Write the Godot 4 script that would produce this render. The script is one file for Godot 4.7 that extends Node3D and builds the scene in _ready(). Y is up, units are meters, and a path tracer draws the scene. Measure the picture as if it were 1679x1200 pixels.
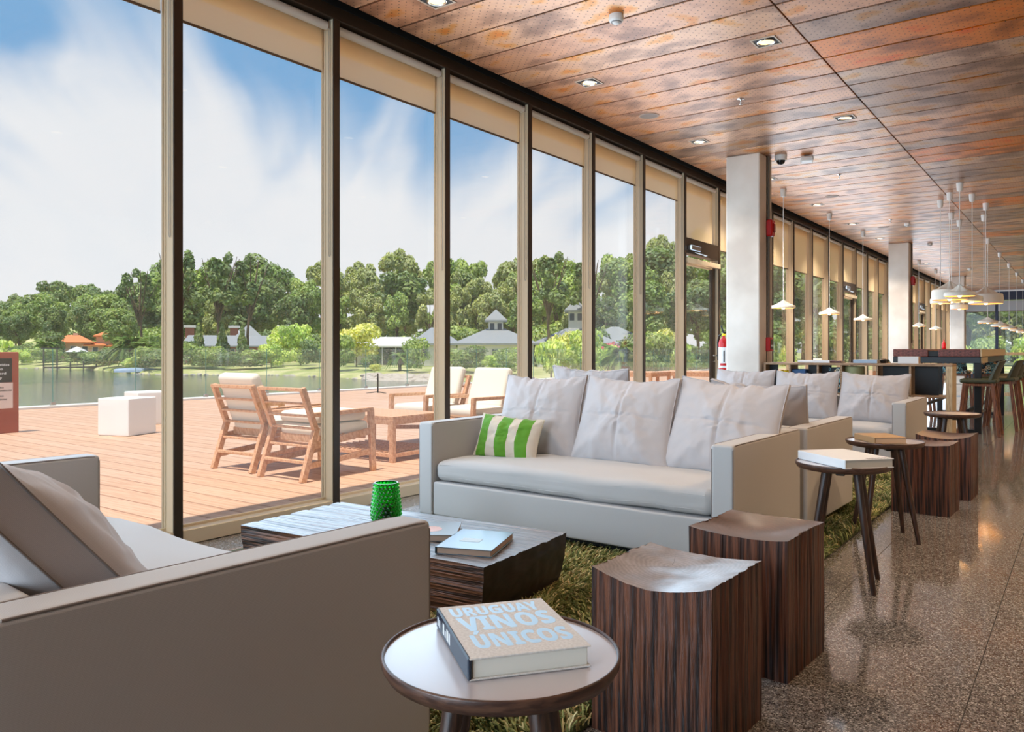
extends Node3D
# A hotel lounge beside a lake. Metres, y up. The long glass wall stands in the plane x = 0 and runs towards -z;
# the room lies at x > 0, the deck and the lake at x < 0.

const PITCH := 1.166          # spacing of the mullions
const FIRST := 4.497          # z of the first mullion at the near end
const BAYS := 35
const CEIL := 3.45
const RIGHT := 9.6            # inner face of the far side wall
const NEAR := 5.2             # inner face of the wall at the near end
const FAR := -36.6            # end wall

var mats := {}
var rng := RandomNumberGenerator.new()

# ---------------------------------------------------------------- mesh builder
class Geo:
	var v := PackedVector3Array()
	var n := PackedVector3Array()
	var uv := PackedVector2Array()
	var uv2 := PackedVector2Array()
	var c := PackedColorArray()
	var idx := PackedInt32Array()
	var tint := Color.WHITE
	var xf := Transform3D()

	func _p(p: Vector3, nn: Vector3, t: Vector2) -> int:
		v.append(xf * p)
		n.append((xf.basis * nn).normalized())
		uv.append(t)
		uv2.append(t)
		c.append(tint)
		return v.size() - 1

	# a, b, c, d run counter-clockwise seen from outside
	func quad(a: Vector3, b: Vector3, cc: Vector3, d: Vector3) -> void:
		var nn := (b - a).cross(cc - a)
		if nn.length_squared() < 1e-18:
			nn = (cc - a).cross(d - a)
		nn = nn.normalized()
		var i := _p(a, nn, Vector2(0, 1))
		_p(b, nn, Vector2(1, 1))
		_p(cc, nn, Vector2(1, 0))
		_p(d, nn, Vector2(0, 0))
		idx.append_array(PackedInt32Array([i, i + 2, i + 1, i, i + 3, i + 2]))

	func tri(a: Vector3, b: Vector3, cc: Vector3) -> void:
		var nn := (b - a).cross(cc - a).normalized()
		var i := _p(a, nn, Vector2(0, 1))
		_p(b, nn, Vector2(1, 1))
		_p(cc, nn, Vector2(0.5, 0))
		idx.append_array(PackedInt32Array([i, i + 2, i + 1]))

	# box by its two corners with chamfered edges
	func box(lo: Vector3, hi: Vector3, b := 0.0) -> Geo:
		var m := (lo + hi) / 2
		var h := (hi - lo) / 2
		b = minf(b, minf(h.x, minf(h.y, h.z)) * 0.98)
		for ax in 3:
			var u := (ax + 1) % 3
			var w := (ax + 2) % 3
			for s: float in [-1.0, 1.0]:
				var q: Array[Vector3] = []
				for k: Vector2 in [Vector2(-1, -1), Vector2(1, -1), Vector2(1, 1), Vector2(-1, 1)]:
					var p := Vector3()
					p[ax] = h[ax] * s
					p[u] = (h[u] - b) * k.x
					p[w] = (h[w] - b) * k.y
					q.append(m + p)
				if s > 0:
					quad(q[0], q[1], q[2], q[3])
				else:
					quad(q[3], q[2], q[1], q[0])
			if b > 0:
				for s: float in [-1.0, 1.0]:
					for t: float in [-1.0, 1.0]:
						# edge along ax, between the faces u = s and w = t
						var a0 := Vector3()
						a0[u] = h[u] * s
						a0[w] = (h[w] - b) * t
						var b0 := Vector3()
						b0[u] = (h[u] - b) * s
						b0[w] = h[w] * t
						var e := Vector3()
						e[ax] = h[ax] - b
						if _out(a0 + e, a0 - e, b0 - e):
							quad(m + a0 + e, m + a0 - e, m + b0 - e, m + b0 + e)
						else:
							quad(m + b0 + e, m + b0 - e, m + a0 - e, m + a0 + e)
		if b > 0:
			for sx: float in [-1.0, 1.0]:
				for sy: float in [-1.0, 1.0]:
					for sz: float in [-1.0, 1.0]:
						var px := m + Vector3(h.x * sx, (h.y - b) * sy, (h.z - b) * sz)
						var py := m + Vector3((h.x - b) * sx, h.y * sy, (h.z - b) * sz)
						var pz := m + Vector3((h.x - b) * sx, (h.y - b) * sy, h.z * sz)
						if sx * sy * sz > 0:
							tri(px, py, pz)
						else:
							tri(px, pz, py)
		return self

	func _out(a: Vector3, b: Vector3, cc: Vector3) -> bool:
		return (b - a).cross(cc - a).dot(a + b + cc) > 0

	# a smooth grid: f(u, v) -> Vector3, u and v in 0..1; outward is du x dv
	func grid(nu: int, nv: int, f: Callable, wrap_u := false) -> Geo:
		var at := v.size()
		var pts := PackedVector3Array()
		for j in nv + 1:
			for i in nu + 1:
				pts.append(f.call(float(i % nu if wrap_u else i) / nu, float(j) / nv))
		var nor := PackedVector3Array()
		nor.resize(pts.size())
		for j in nv:
			for i in nu:
				var a := j * (nu + 1) + i
				var b := a + 1
				var d := a + nu + 1
				var e := d + 1
				var n1 := (pts[b] - pts[a]).cross(pts[e] - pts[a])
				var n2 := (pts[e] - pts[a]).cross(pts[d] - pts[a])
				for k in [a, b, e]:
					nor[k] += n1
				for k in [a, e, d]:
					nor[k] += n2
				idx.append_array(PackedInt32Array([at + a, at + e, at + b, at + a, at + d, at + e]))
		if wrap_u:
			for j in nv + 1:
				var a := j * (nu + 1)
				var s := nor[a] + nor[a + nu]
				nor[a] = s
				nor[a + nu] = s
		for j in nv + 1:
			for i in nu + 1:
				var k := j * (nu + 1) + i
				_p(pts[k], nor[k] if nor[k].length_squared() > 1e-20 else Vector3.UP, Vector2(float(i) / nu, 1.0 - float(j) / nv))
		return self

	# profile: points (radius, y) from bottom to top, turned about the y axis at o
	func lathe(prof: PackedVector2Array, seg := 24, o := Vector3.ZERO) -> Geo:
		var k := prof.size() - 1
		grid(seg, k, func(u: float, t: float) -> Vector3:
			var p := prof[int(round(t * k))]
			var a := -TAU * u
			return o + Vector3(cos(a) * p.x, p.y, sin(a) * p.x), true)
		return self

	# a tube through points, radius may taper
	func tube(path: PackedVector3Array, r0: float, r1 := -1.0, seg := 8, caps := true) -> Geo:
		if r1 < 0:
			r1 = r0
		var k := path.size() - 1
		var frames: Array[Basis] = []
		var up := Vector3(0.31, 0.17, 0.93)
		for i in k + 1:
			var t := (path[mini(i + 1, k)] - path[maxi(i - 1, 0)]).normalized()
			if absf(t.dot(up)) > 0.97:
				up = Vector3(0.93, 0.2, 0.3)
			var x := up.cross(t).normalized()
			var y := t.cross(x)
			up = y if absf(t.dot(y)) < 0.9 else up
			frames.append(Basis(x, y, t))
		grid(seg, k, func(u: float, t: float) -> Vector3:
			var i := int(round(t * k))
			var a := TAU * u
			return path[i] + (frames[i].x * cos(a) + frames[i].y * sin(a)) * lerpf(r0, r1, t), true)
		if caps:
			for e in 2:
				var i := 0 if e == 0 else k
				var r := r0 if e == 0 else r1
				for s in seg:
					var a := TAU * s / seg
					var b := TAU * (s + 1) / seg
					var pa := path[i] + (frames[i].x * cos(a) + frames[i].y * sin(a)) * r
					var pb := path[i] + (frames[i].x * cos(b) + frames[i].y * sin(b)) * r
					if e == 0:
						tri(path[i], pb, pa)
					else:
						tri(path[i], pa, pb)
		return self

	# square bar from a to b
	func bar(a: Vector3, b: Vector3, w: float, d: float, bev := 0.003) -> Geo:
		var keep := xf
		var y := (b - a).normalized()
		var x := Vector3.RIGHT
		if absf(x.dot(y)) > 0.95:
			x = Vector3.BACK
		x = (x - y * x.dot(y)).normalized()
		xf = keep * Transform3D(Basis(x, y, x.cross(y)), (a + b) / 2)
		var l := (b - a).length() / 2
		box(Vector3(-w / 2, -l, -d / 2), Vector3(w / 2, l, d / 2), bev)
		xf = keep
		return self

	# box with generous round edges: size s about the centre o, radius r; bulge pushes faces out, f bends points
	func soft(o: Vector3, s: Vector3, r: float, f: Variant = null, k := 10) -> Geo:
		var h := s / 2
		var steps := PackedFloat32Array()
		for i in k + 1:
			steps.append(float(i) / k * 2 - 1)
		for ax in 3:
			var u := (ax + 1) % 3
			var w := (ax + 2) % 3
			for sg: float in [-1.0, 1.0]:
				grid(k + 8, k + 8, func(a: float, b: float) -> Vector3:
					var p := Vector3()
					p[ax] = h[ax] * sg
					p[u] = _spread(a if sg > 0 else 1 - a, h[u], r)
					p[w] = _spread(b, h[w], r)
					var q := p.clamp(-h + Vector3.ONE * r, h - Vector3.ONE * r)
					var dd := p - q
					if dd.length() > 1e-9:
						p = q + dd.normalized() * r
					if f != null:
						p = f.call(p)
					return o + p)
		return self

	func _spread(t: float, h: float, r: float) -> float:
		# a third of the steps fall in the rounded border on either side
		if t < 0.25:
			return -h + r * (1 - cos(t / 0.25 * PI / 2)) if r < h else lerpf(-h, 0, t / 0.5)
		if t > 0.75:
			return h - r * (1 - cos((1 - t) / 0.25 * PI / 2))
		return lerpf(-h + r, h - r, (t - 0.25) / 0.5)

	func mesh() -> ArrayMesh:
		var a := []
		a.resize(Mesh.ARRAY_MAX)
		a[Mesh.ARRAY_VERTEX] = v
		a[Mesh.ARRAY_NORMAL] = n
		a[Mesh.ARRAY_TEX_UV] = uv
		a[Mesh.ARRAY_TEX_UV2] = uv2
		a[Mesh.ARRAY_COLOR] = c
		a[Mesh.ARRAY_INDEX] = idx
		var m := ArrayMesh.new()
		m.add_surface_from_arrays(Mesh.PRIMITIVE_TRIANGLES, a)
		return m


func B(lo: Vector3, hi: Vector3, b := 0.0) -> Geo:
	return Geo.new().box(lo, hi, b)

func V(x: float, y: float, z: float) -> Vector3:
	return Vector3(x, y, z)

# ---------------------------------------------------------------- scene helpers
func numbered(called: String) -> String:
	if not has_node(NodePath(called)):
		return called
	var i := 1
	while has_node(NodePath("%s_%03d" % [called, i])):
		i += 1
	return "%s_%03d" % [called, i]

func tag(o: Node3D, label: String, category: String, group := "", kind := "") -> Node3D:
	if label:
		o.set_meta("label", label)
	if category:
		o.set_meta("category", category)
	if group:
		o.set_meta("group", group)
	if kind:
		o.set_meta("kind", kind)
	return o

func thing(called: String, label: String, category: String, at := Vector3.ZERO, turn := 0.0, group := "", kind := "") -> Node3D:
	var o := Node3D.new()
	o.name = numbered(called)
	add_child(o, true)
	o.position = at
	o.rotation.y = deg_to_rad(turn)
	tag(o, label, category, group, kind)
	return o

func obj(called: String, g: Variant, m: Material, parent: Node3D, at := Vector3.ZERO) -> MeshInstance3D:
	var o := MeshInstance3D.new()
	o.mesh = g.mesh() if g is Geo else g
	o.material_override = m
	if parent == self:
		o.name = numbered(called)
	else:
		var nm := called
		var i := 1
		while parent.has_node(NodePath(nm)):
			nm = "%s_%03d" % [called, i]
			i += 1
		o.name = nm
	parent.add_child(o, true)
	o.position = at
	return o

func solo(called: String, g: Variant, m: Material, label: String, category: String, at := Vector3.ZERO, group := "", kind := "") -> MeshInstance3D:
	var o := obj(called, g, m, self, at)
	tag(o, label, category, group, kind)
	return o

func dup(o: Node3D, at: Vector3, turn: float, label: String, group := "") -> Node3D:
	var r: Node3D = o.duplicate()
	var base := String(o.name)
	var cut := base.rfind("_")
	if cut > 0 and base.substr(cut + 1).is_valid_int():
		base = base.substr(0, cut)
	r.name = numbered(base)
	add_child(r, true)
	r.position = at
	r.rotation.y = deg_to_rad(turn)
	r.set_meta("label", label)
	if group:
		r.set_meta("group", group)
	return r

const ORD := ["first", "second", "third", "fourth", "fifth", "sixth", "seventh", "eighth", "ninth", "tenth", "eleventh", "twelfth", "thirteenth", "fourteenth", "fifteenth", "sixteenth", "seventeenth", "eighteenth", "nineteenth", "twentieth", "twenty-first", "twenty-second", "twenty-third", "twenty-fourth", "twenty-fifth", "twenty-sixth", "twenty-seventh", "twenty-eighth", "twenty-ninth", "thirtieth", "thirty-first", "thirty-second", "thirty-third", "thirty-fourth", "thirty-fifth", "thirty-sixth"]

# ---------------------------------------------------------------- materials
func mat(called: String, color: Color, rough := 0.7, metal := 0.0, spec := 0.5) -> StandardMaterial3D:
	if mats.has(called):
		return mats[called]
	var m := StandardMaterial3D.new()
	m.resource_name = called
	m.albedo_color = color
	m.roughness = rough
	m.metallic = metal
	m.metallic_specular = spec
	mats[called] = m
	return m

func noise(freq: float, oct := 4, s := 1, type := FastNoiseLite.TYPE_SIMPLEX_SMOOTH) -> FastNoiseLite:
	var f := FastNoiseLite.new()
	f.noise_type = type
	f.frequency = freq
	f.fractal_octaves = oct
	f.seed = s
	return f

func ntex(freq: float, ramp: Array, size := 512, oct := 4, s := 1, type := FastNoiseLite.TYPE_SIMPLEX_SMOOTH) -> NoiseTexture2D:
	var t := NoiseTexture2D.new()
	t.width = size
	t.height = size
	t.seamless = true
	t.noise = noise(freq, oct, s, type)
	var g := Gradient.new()
	var offs := PackedFloat32Array()
	var cols := PackedColorArray()
	for r in ramp:
		offs.append(r[0])
		cols.append(r[1])
	g.offsets = offs
	g.colors = cols
	t.color_ramp = g
	return t

func grey(x: float) -> Color:
	return Color(x, x, x)

func hexc(s: String) -> Color:
	return Color.html(s)

func tri_map(m: StandardMaterial3D, scale: Vector3) -> void:
	m.uv1_triplanar = true
	m.uv1_scale = scale
	m.uv1_triplanar_sharpness = 4.0

# wood whose grain runs along the axis that has the small scale
func wood(called: String, dark: Color, light: Color, scale: Vector3, rough := 0.55, relief := 0.05, s := 3) -> StandardMaterial3D:
	if mats.has(called):
		return mats[called]
	var m := mat(called, Color.WHITE, rough)
	m.albedo_texture = ntex(0.012, [[0.25, dark], [0.5, dark.lerp(light, 0.6)], [0.75, light]], 256, 4, s)
	if relief > 0:
		m.heightmap_enabled = true
		m.heightmap_texture = mats["_bumpy"]
		m.heightmap_scale = relief
	tri_map(m, scale)
	return m

func make_materials() -> void:
	mats["_bumpy"] = ntex(0.02, [[0.0, Color.BLACK], [1.0, Color.WHITE]], 256, 4, 9)
	mats["_weave"] = ImageTexture.create_from_image(weave())
	# upholstery
	for a in [["fabric", Color(0.785, 0.77, 0.76)], ["fabric_cushion", Color(0.78, 0.75, 0.745)]]:
		var f := mat(a[0], a[1], 0.85, 0.0, 0.35)
		f.heightmap_enabled = true
		f.heightmap_texture = mats["_weave"]
		f.heightmap_scale = 0.03
		f.detail_enabled = true
		f.detail_blend_mode = BaseMaterial3D.BLEND_MODE_MUL
		f.detail_albedo = mats["_weave"]
		f.rim_enabled = true
		f.rim = 0.25
		tri_map(f, Vector3.ONE * 20.0)
		f.uv2_triplanar = true
		f.uv2_scale = Vector3.ONE * 9.0
	mat("piping", Color(0.50, 0.46, 0.44), 0.85)
	mat("black", Color(0.03, 0.03, 0.032), 0.5)
	mat("dark_gap", Color(0.025, 0.022, 0.02), 0.9)
	mat("frame", Color(0.88, 0.81, 0.69), 0.38, 0.12)
	mat("frame_backlit", Color(0.25, 0.20, 0.155), 0.4, 0.35)  # backlit shade of the room side, put into the colour
	mat("white_plastic", Color(0.86, 0.85, 0.83), 0.4)
	mat("chain", Color(0.72, 0.70, 0.66), 0.35)
	var lam := mat("laminate", Color(0.74, 0.71, 0.72), 0.30, 0.0, 0.8)
	lam.clearcoat_enabled = true
	lam.clearcoat = 1.0
	lam.clearcoat_roughness = 0.2
	mat("steel", Color(0.7, 0.7, 0.7), 0.3, 1.0)
	mat("chrome", Color(0.85, 0.85, 0.85), 0.12, 1.0)
	mat("red", Color(0.72, 0.045, 0.06), 0.35)
	mat("yellow", Color(0.92, 0.80, 0.10), 0.5)
	mat("paper", Color(0.86, 0.84, 0.79), 0.8)
	mat("white", Color(0.86, 0.86, 0.86), 0.55)
	var glass := mat("glass", Color(0.93, 0.97, 0.96, 0.04), 0.02)
	glass.transparency = BaseMaterial3D.TRANSPARENCY_ALPHA
	glass.metallic_specular = 0.38
	var rail := mat("rail_glass", Color(0.80, 0.95, 0.92, 0.05), 0.02)
	rail.transparency = BaseMaterial3D.TRANSPARENCY_ALPHA
	mat("glass_edge", Color(0.35, 0.60, 0.56), 0.2)
	var bl := mat("blind_fabric", Color(1.0, 0.95, 0.83, 0.70), 0.85)
	bl.transparency = BaseMaterial3D.TRANSPARENCY_ALPHA
	bl.backlight_enabled = true
	bl.backlight = Color(1.0, 0.93, 0.78)
	mat("blind_bar", Color(0.42, 0.34, 0.26), 0.5)
	# woods
	wood("deck", Color(0.775, 0.615, 0.505), Color(0.83, 0.68, 0.575), Vector3(0.6, 9, 9), 0.7, 0.03, 5)
	wood("deck_b", Color(0.79, 0.635, 0.53), Color(0.845, 0.70, 0.60), Vector3(0.6, 9, 9), 0.7, 0.03, 6)
	wood("teak", Color(0.80, 0.595, 0.45), Color(0.88, 0.70, 0.56), Vector3(8, 8, 8), 0.55, 0.02, 7)
	wood("stump_side", Color(0.11, 0.052, 0.036), Color(0.45, 0.27, 0.185), Vector3(15, 0.5, 15), 0.40, 0.5, 11)
	wood("table_side", Color(0.16, 0.085, 0.06), Color(0.56, 0.37, 0.26), Vector3(0.6, 18, 18), 0.45, 0.35, 12)
	wood("walnut", Color(0.15, 0.085, 0.055), Color(0.29, 0.18, 0.12), Vector3(24, 2, 24), 0.42, 0.05, 13)
	wood("walnut_rim", Color(0.24, 0.15, 0.115), Color(0.36, 0.24, 0.18), Vector3(6, 24, 6), 0.4, 0.03, 14)
	wood("oak", Color(0.50, 0.39, 0.28), Color(0.64, 0.51, 0.38), Vector3(3, 20, 20), 0.5, 0.04, 15)
	wood("stool_wood", Color(0.33, 0.18, 0.11), Color(0.53, 0.33, 0.21), Vector3(20, 2, 20), 0.45, 0.04, 16)
	wood("pale_wood", Color(0.65, 0.55, 0.42), Color(0.78, 0.69, 0.54), Vector3(20, 2, 20), 0.5, 0.04, 17)
	wood("slab_red", Color(0.27, 0.12, 0.10), Color(0.50, 0.27, 0.22), Vector3(8, 24, 1.0), 0.4, 0.1, 18)
	mat("ring_top", Color.WHITE, 0.38).albedo_texture = ImageTexture.create_from_image(rings(Vector2(0.42, 0.46), Color(0.225, 0.135, 0.10), Color(0.36, 0.235, 0.18), 52.0))
	mat("ring_end", Color.WHITE, 0.5).albedo_texture = ImageTexture.create_from_image(rings(Vector2(0.30, 0.55), Color(0.11, 0.06, 0.05), Color(0.20, 0.115, 0.09), 30.0))
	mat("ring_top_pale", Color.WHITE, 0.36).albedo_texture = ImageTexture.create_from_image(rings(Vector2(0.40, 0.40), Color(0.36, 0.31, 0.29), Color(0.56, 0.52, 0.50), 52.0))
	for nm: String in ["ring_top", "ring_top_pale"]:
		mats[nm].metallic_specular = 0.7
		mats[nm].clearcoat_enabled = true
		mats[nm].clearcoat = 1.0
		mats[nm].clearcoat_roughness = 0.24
	var tt := wood("table_top_wood", Color(0.13, 0.09, 0.08), Color(0.55, 0.48, 0.45), Vector3(0.45, 14, 20), 0.36, 0.7, 19)
	tt.metallic_specular = 0.7
	tt.clearcoat_enabled = true
	tt.clearcoat = 0.7
	tt.clearcoat_roughness = 0.42
	# stone
	var gr := mat("granite", Color.WHITE, 0.075, 0.0, 0.62)
	gr.albedo_texture = ImageTexture.create_from_image(speckle())
	gr.uv1_triplanar = true
	gr.uv1_world_triplanar = true
	gr.uv1_scale = Vector3.ONE * 2.1
	var con := mat("concrete", Color.WHITE, 0.75)
	con.albedo_texture = ntex(0.006, [[0.2, Color(0.77, 0.725, 0.68)], [0.6, Color(0.83, 0.79, 0.745)], [0.9, Color(0.86, 0.825, 0.785)]], 256, 5, 22)
	tri_map(con, Vector3.ONE * 0.6)
	mat("plaster", Color(0.74, 0.68, 0.60), 0.85)
	mat("render_white", Color(0.88, 0.87, 0.85), 0.8)
	# ceiling metal
	var holes := ImageTexture.create_from_image(perforation())
	var pat := ntex(0.011, [[0.0, Color(0.62, 0.56, 0.54)], [0.28, Color(0.80, 0.75, 0.72)], [0.48, Color(0.97, 0.93, 0.90)], [0.66, Color(1.0, 0.96, 0.91)], [0.76, Color(1.0, 0.87, 0.60)], [0.9, Color(1.0, 0.73, 0.32)]], 512, 5, 31)
	var k := 0
	for col: Color in [Color(0.81, 0.66, 0.55), Color(0.77, 0.60, 0.49), Color(0.80, 0.62, 0.50), Color(0.76, 0.65, 0.57), Color(0.84, 0.52, 0.24), Color(0.66, 0.545, 0.47)]:
		var m := mat("rust_panel_%d" % k, col, 0.34, 0.5)
		m.resource_name = "perforated metal panel"
		m.albedo_texture = holes
		m.detail_enabled = true
		m.detail_blend_mode = BaseMaterial3D.BLEND_MODE_MUL
		m.detail_uv_layer = BaseMaterial3D.DETAIL_UV_2
		m.detail_albedo = pat
		m.roughness_texture = pat
		m.roughness_texture_channel = BaseMaterial3D.TEXTURE_CHANNEL_RED
		m.roughness = 0.40
		k += 1
	# green things
	var lawn := mat("lawn", Color.WHITE, 0.95)
	lawn.albedo_texture = ntex(0.02, [[0.2, Color(0.56, 0.62, 0.34)], [0.5, Color(0.69, 0.71, 0.46)], [0.8, Color(0.79, 0.77, 0.58)]], 256, 5, 41)
	tri_map(lawn, Vector3.ONE * 0.045)
	var w := mat("lake", Color(0.20, 0.30, 0.27), 0.06, 0.0, 0.55)
	w.heightmap_enabled = true
	w.heightmap_texture = mats["_bumpy"]
	w.heightmap_scale = 2.2
	w.uv1_triplanar = true
	w.uv1_world_triplanar = true
	w.uv1_scale = Vector3(0.28, 1, 0.8)
	var lf := mat("leaf", Color.WHITE, 0.7, 0.0, 0.25)
	lf.vertex_color_use_as_albedo = true
	lf.backlight_enabled = true
	lf.backlight = Color(0.75, 0.8, 0.55)
	var pile := mat("pile", Color.WHITE, 0.9, 0.0, 0.2)
	pile.vertex_color_use_as_albedo = true
	mat("bark", Color(0.42, 0.36, 0.30), 0.9)
	mat("rock", Color(0.74, 0.71, 0.67), 0.9)
	var rf := mat("grey_roof", Color(0.56, 0.585, 0.61), 0.7)
	rf.resource_name = "grey roofing"
	mat("tile_roof", Color(0.86, 0.52, 0.33), 0.8)
	mat("pink_wall", Color(0.86, 0.72, 0.64), 0.85)
	mat("brick_wall", Color(0.62, 0.40, 0.33), 0.9)
	mat("house_glass", Color(0.24, 0.30, 0.36), 0.1)
	var shade := mat("shade", Color(0.86, 0.845, 0.80), 0.6, 0.0, 0.4)
	shade.subsurf_scatter_enabled = false
	mat("shade_inside", Color(0.93, 0.76, 0.45), 0.5)
	var bulb := mat("bulb", Color(1, 0.95, 0.85), 0.4)
	bulb.emission_enabled = true
	bulb.emission = Color(1.0, 0.86, 0.62)
	bulb.emission_energy_multiplier = 3.0
	var spot := mat("spot_glow", Color(1, 0.93, 0.8), 0.4)
	spot.emission_enabled = true
	spot.emission = Color(1.0, 0.80, 0.47)
	spot.emission_energy_multiplier = 1.7
	mat("cream", Color(0.93, 0.91, 0.86), 0.9)
	mat("green_leather", Color(0.25, 0.265, 0.19), 0.42)
	mat("blue_frame", Color(0.05, 0.075, 0.19), 0.4)
	var pt := mat("ring_fabric", Color.WHITE, 0.8)
	pt.albedo_texture = ImageTexture.create_from_image(ring_print())
	tri_map(pt, Vector3.ONE * 3.6)
	var vg := mat("green_glass", Color(0.045, 0.62, 0.13, 0.02), 0.03)
	vg.refraction_enabled = true
	vg.refraction_scale = 0.045
	mat("candle", Color(0.06, 0.09, 0.06), 0.5)

func weave() -> Image:
	var im := Image.create(128, 128, false, Image.FORMAT_RGB8)
	rng.seed = 4
	for y in 128:
		for x in 128:
			var a := 0.5 + 0.5 * sin(TAU * (x * 16.0 / 128 + (0.5 if (y / 8) % 2 else 0.0)))
			var b := 0.5 + 0.5 * cos(TAU * y * 16.0 / 128)
			var t := clampf(0.86 + 0.08 * a * b + 0.05 * rng.randf(), 0, 1)
			im.set_pixel(x, y, grey(t))
	return im

func speckle() -> Image:
	var s := 512
	var im := Image.create(s, s, false, Image.FORMAT_RGB8)
	im.fill(Color(0.42, 0.40, 0.385))
	rng.seed = 61
	var pal := [Color(0.14, 0.135, 0.135), Color(0.26, 0.25, 0.245), Color(0.55, 0.53, 0.515), Color(0.70, 0.675, 0.655), Color(0.50, 0.455, 0.43), Color(0.33, 0.315, 0.31)]
	for k in 15000:
		var o := Vector2(rng.randf() * s, rng.randf() * s)
		var r := rng.randf_range(1.2, 3.6)
		var q := rng.randf_range(0.6, 1.4)
		var col: Color = pal[rng.randi() % 6]
		for y in range(int(o.y - r), int(o.y + r) + 2):
			for x in range(int(o.x - r * q), int(o.x + r * q) + 2):
				if Vector2((x - o.x) / q, y - o.y).length() < r:
					im.set_pixel(posmod(x, s), posmod(y, s), col)
	return im

func perforation() -> Image:
	var s := 128
	var im := Image.create(s, s, false, Image.FORMAT_RGB8)
	for y in s:
		for x in s:
			var t := 1.0
			for cc: Vector2 in [Vector2(0.25, 0.25), Vector2(0.75, 0.75)]:
				var d := (Vector2(x + 0.5, y + 0.5) / s).distance_to(cc)
				t = minf(t, smoothstep(0.060, 0.078, d))
			im.set_pixel(x, y, grey(0.05 + 0.95 * t))
	return im

func rings(o: Vector2, dark: Color, light: Color, count: float) -> Image:
	var s := 256
	var im := Image.create(s, s, false, Image.FORMAT_RGB8)
	var nz := noise(0.012, 3, 5)
	var fine := noise(0.15, 2, 6)
	for y in s:
		for x in s:
			var p := Vector2(x, y) / s - o
			var r := p.length() * (1.0 + 0.08 * nz.get_noise_2d(x, y))
			var t := 0.5 + 0.17 * sin(r * count * TAU * 0.5) + 0.22 * fine.get_noise_2d(x, y) + 0.5 * nz.get_noise_2d(x + 400, y)
			# drying cracks that run out from the heart
			var a := atan2(p.y, p.x)
			for q: Vector2 in [Vector2(0.5, 0.012), Vector2(2.3, 0.01), Vector2(-1.9, 0.008), Vector2(-0.7, 0.007)]:
				var da := absf(wrapf(a - q.x - 0.12 * nz.get_noise_2d(r * 500, q.x * 90), -PI, PI)) * r
				if da < q.y * (0.5 - r) * 0.6 and r > 0.03:
					t = -0.6
			var cc := dark.lerp(light, clampf(t, -0.7, 1))
			im.set_pixel(x, y, cc.clamp())
	return im

func ring_print() -> Image:
	var s := 192
	var im := Image.create(s, s, false, Image.FORMAT_RGB8)
	im.fill(Color(0.10, 0.13, 0.15))
	rng.seed = 12
	var pal := [Color(0.78, 0.76, 0.66), Color(0.45, 0.66, 0.68), Color(0.80, 0.62, 0.42), Color(0.30, 0.48, 0.52), Color(0.86, 0.84, 0.78)]
	for k in 46:
		var o := Vector2(rng.randf() * s, rng.randf() * s)
		var r := rng.randf_range(9, 19)
		var col: Color = pal[rng.randi() % 5]
		for y in range(int(o.y - r), int(o.y + r) + 1):
			for x in range(int(o.x - r), int(o.x + r) + 1):
				var d := Vector2(x, y).distance_to(o)
				if d < r:
					im.set_pixel(posmod(x, s), posmod(y, s), col if d > r * 0.62 else Color(0.09, 0.12, 0.15) if d > r * 0.3 else col.darkened(0.3))
	return im

func sky_image() -> Image:
	# air and cirrus only; rows run from the zenith down
	var w := 1536
	var h := 768
	var im := Image.create(w, h, false, Image.FORMAT_RGBF)
	var big := noise(0.55, 4, 77)
	var wisp := noise(2.6, 5, 78)
	var zen := Color(0.125, 0.30, 0.60)
	var mid := Color(0.215, 0.455, 0.76)
	var hor := Color(0.74, 0.83, 0.92)
	for y in h:
		var up := PI / 2 - (y + 0.5) / h * PI
		if up < 0:
			im.fill_rect(Rect2i(0, y, w, h - y), Color(0.60, 0.64, 0.62))
			break
		var e := sin(up)
		var air := hor.lerp(mid, smoothstep(0.0, 0.32, e)).lerp(zen, smoothstep(0.35, 1.0, e))
		var ca := cos(up)
		for x in w:
			var a := (x + 0.5) / w * TAU
			# a sheet of cloud seen at a slant: stretched along one heading
			var d := Vector3(sin(a) * ca, e, -cos(a) * ca)
			var k := 1.0 / (e + 0.16)
			var px := d.x * k
			var pz := d.z * k
			var u := px * 0.80 + pz * 0.60
			var q := -px * 0.60 + pz * 0.80
			var b := big.get_noise_2d(u * 0.42 + 3.1, q * 0.9 + 7.7)
			var f := wisp.get_noise_2d(u * 0.34 + b * 0.8, q * 1.25 + b * 0.5)
			var cover := smoothstep(-0.42, 0.46, b * 1.15 + 0.42 * f + lerpf(0.62, -0.36, smoothstep(0.03, 0.40, e)))
			var cl := Color(0.93, 0.945, 0.965).lerp(Color(0.88, 0.915, 0.955), clampf(0.4 - f, 0, 1) * 0.6)
			var cc := air.lerp(cl, cover * 0.95)
			im.set_pixel(x, y, cc)
	return im

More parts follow.
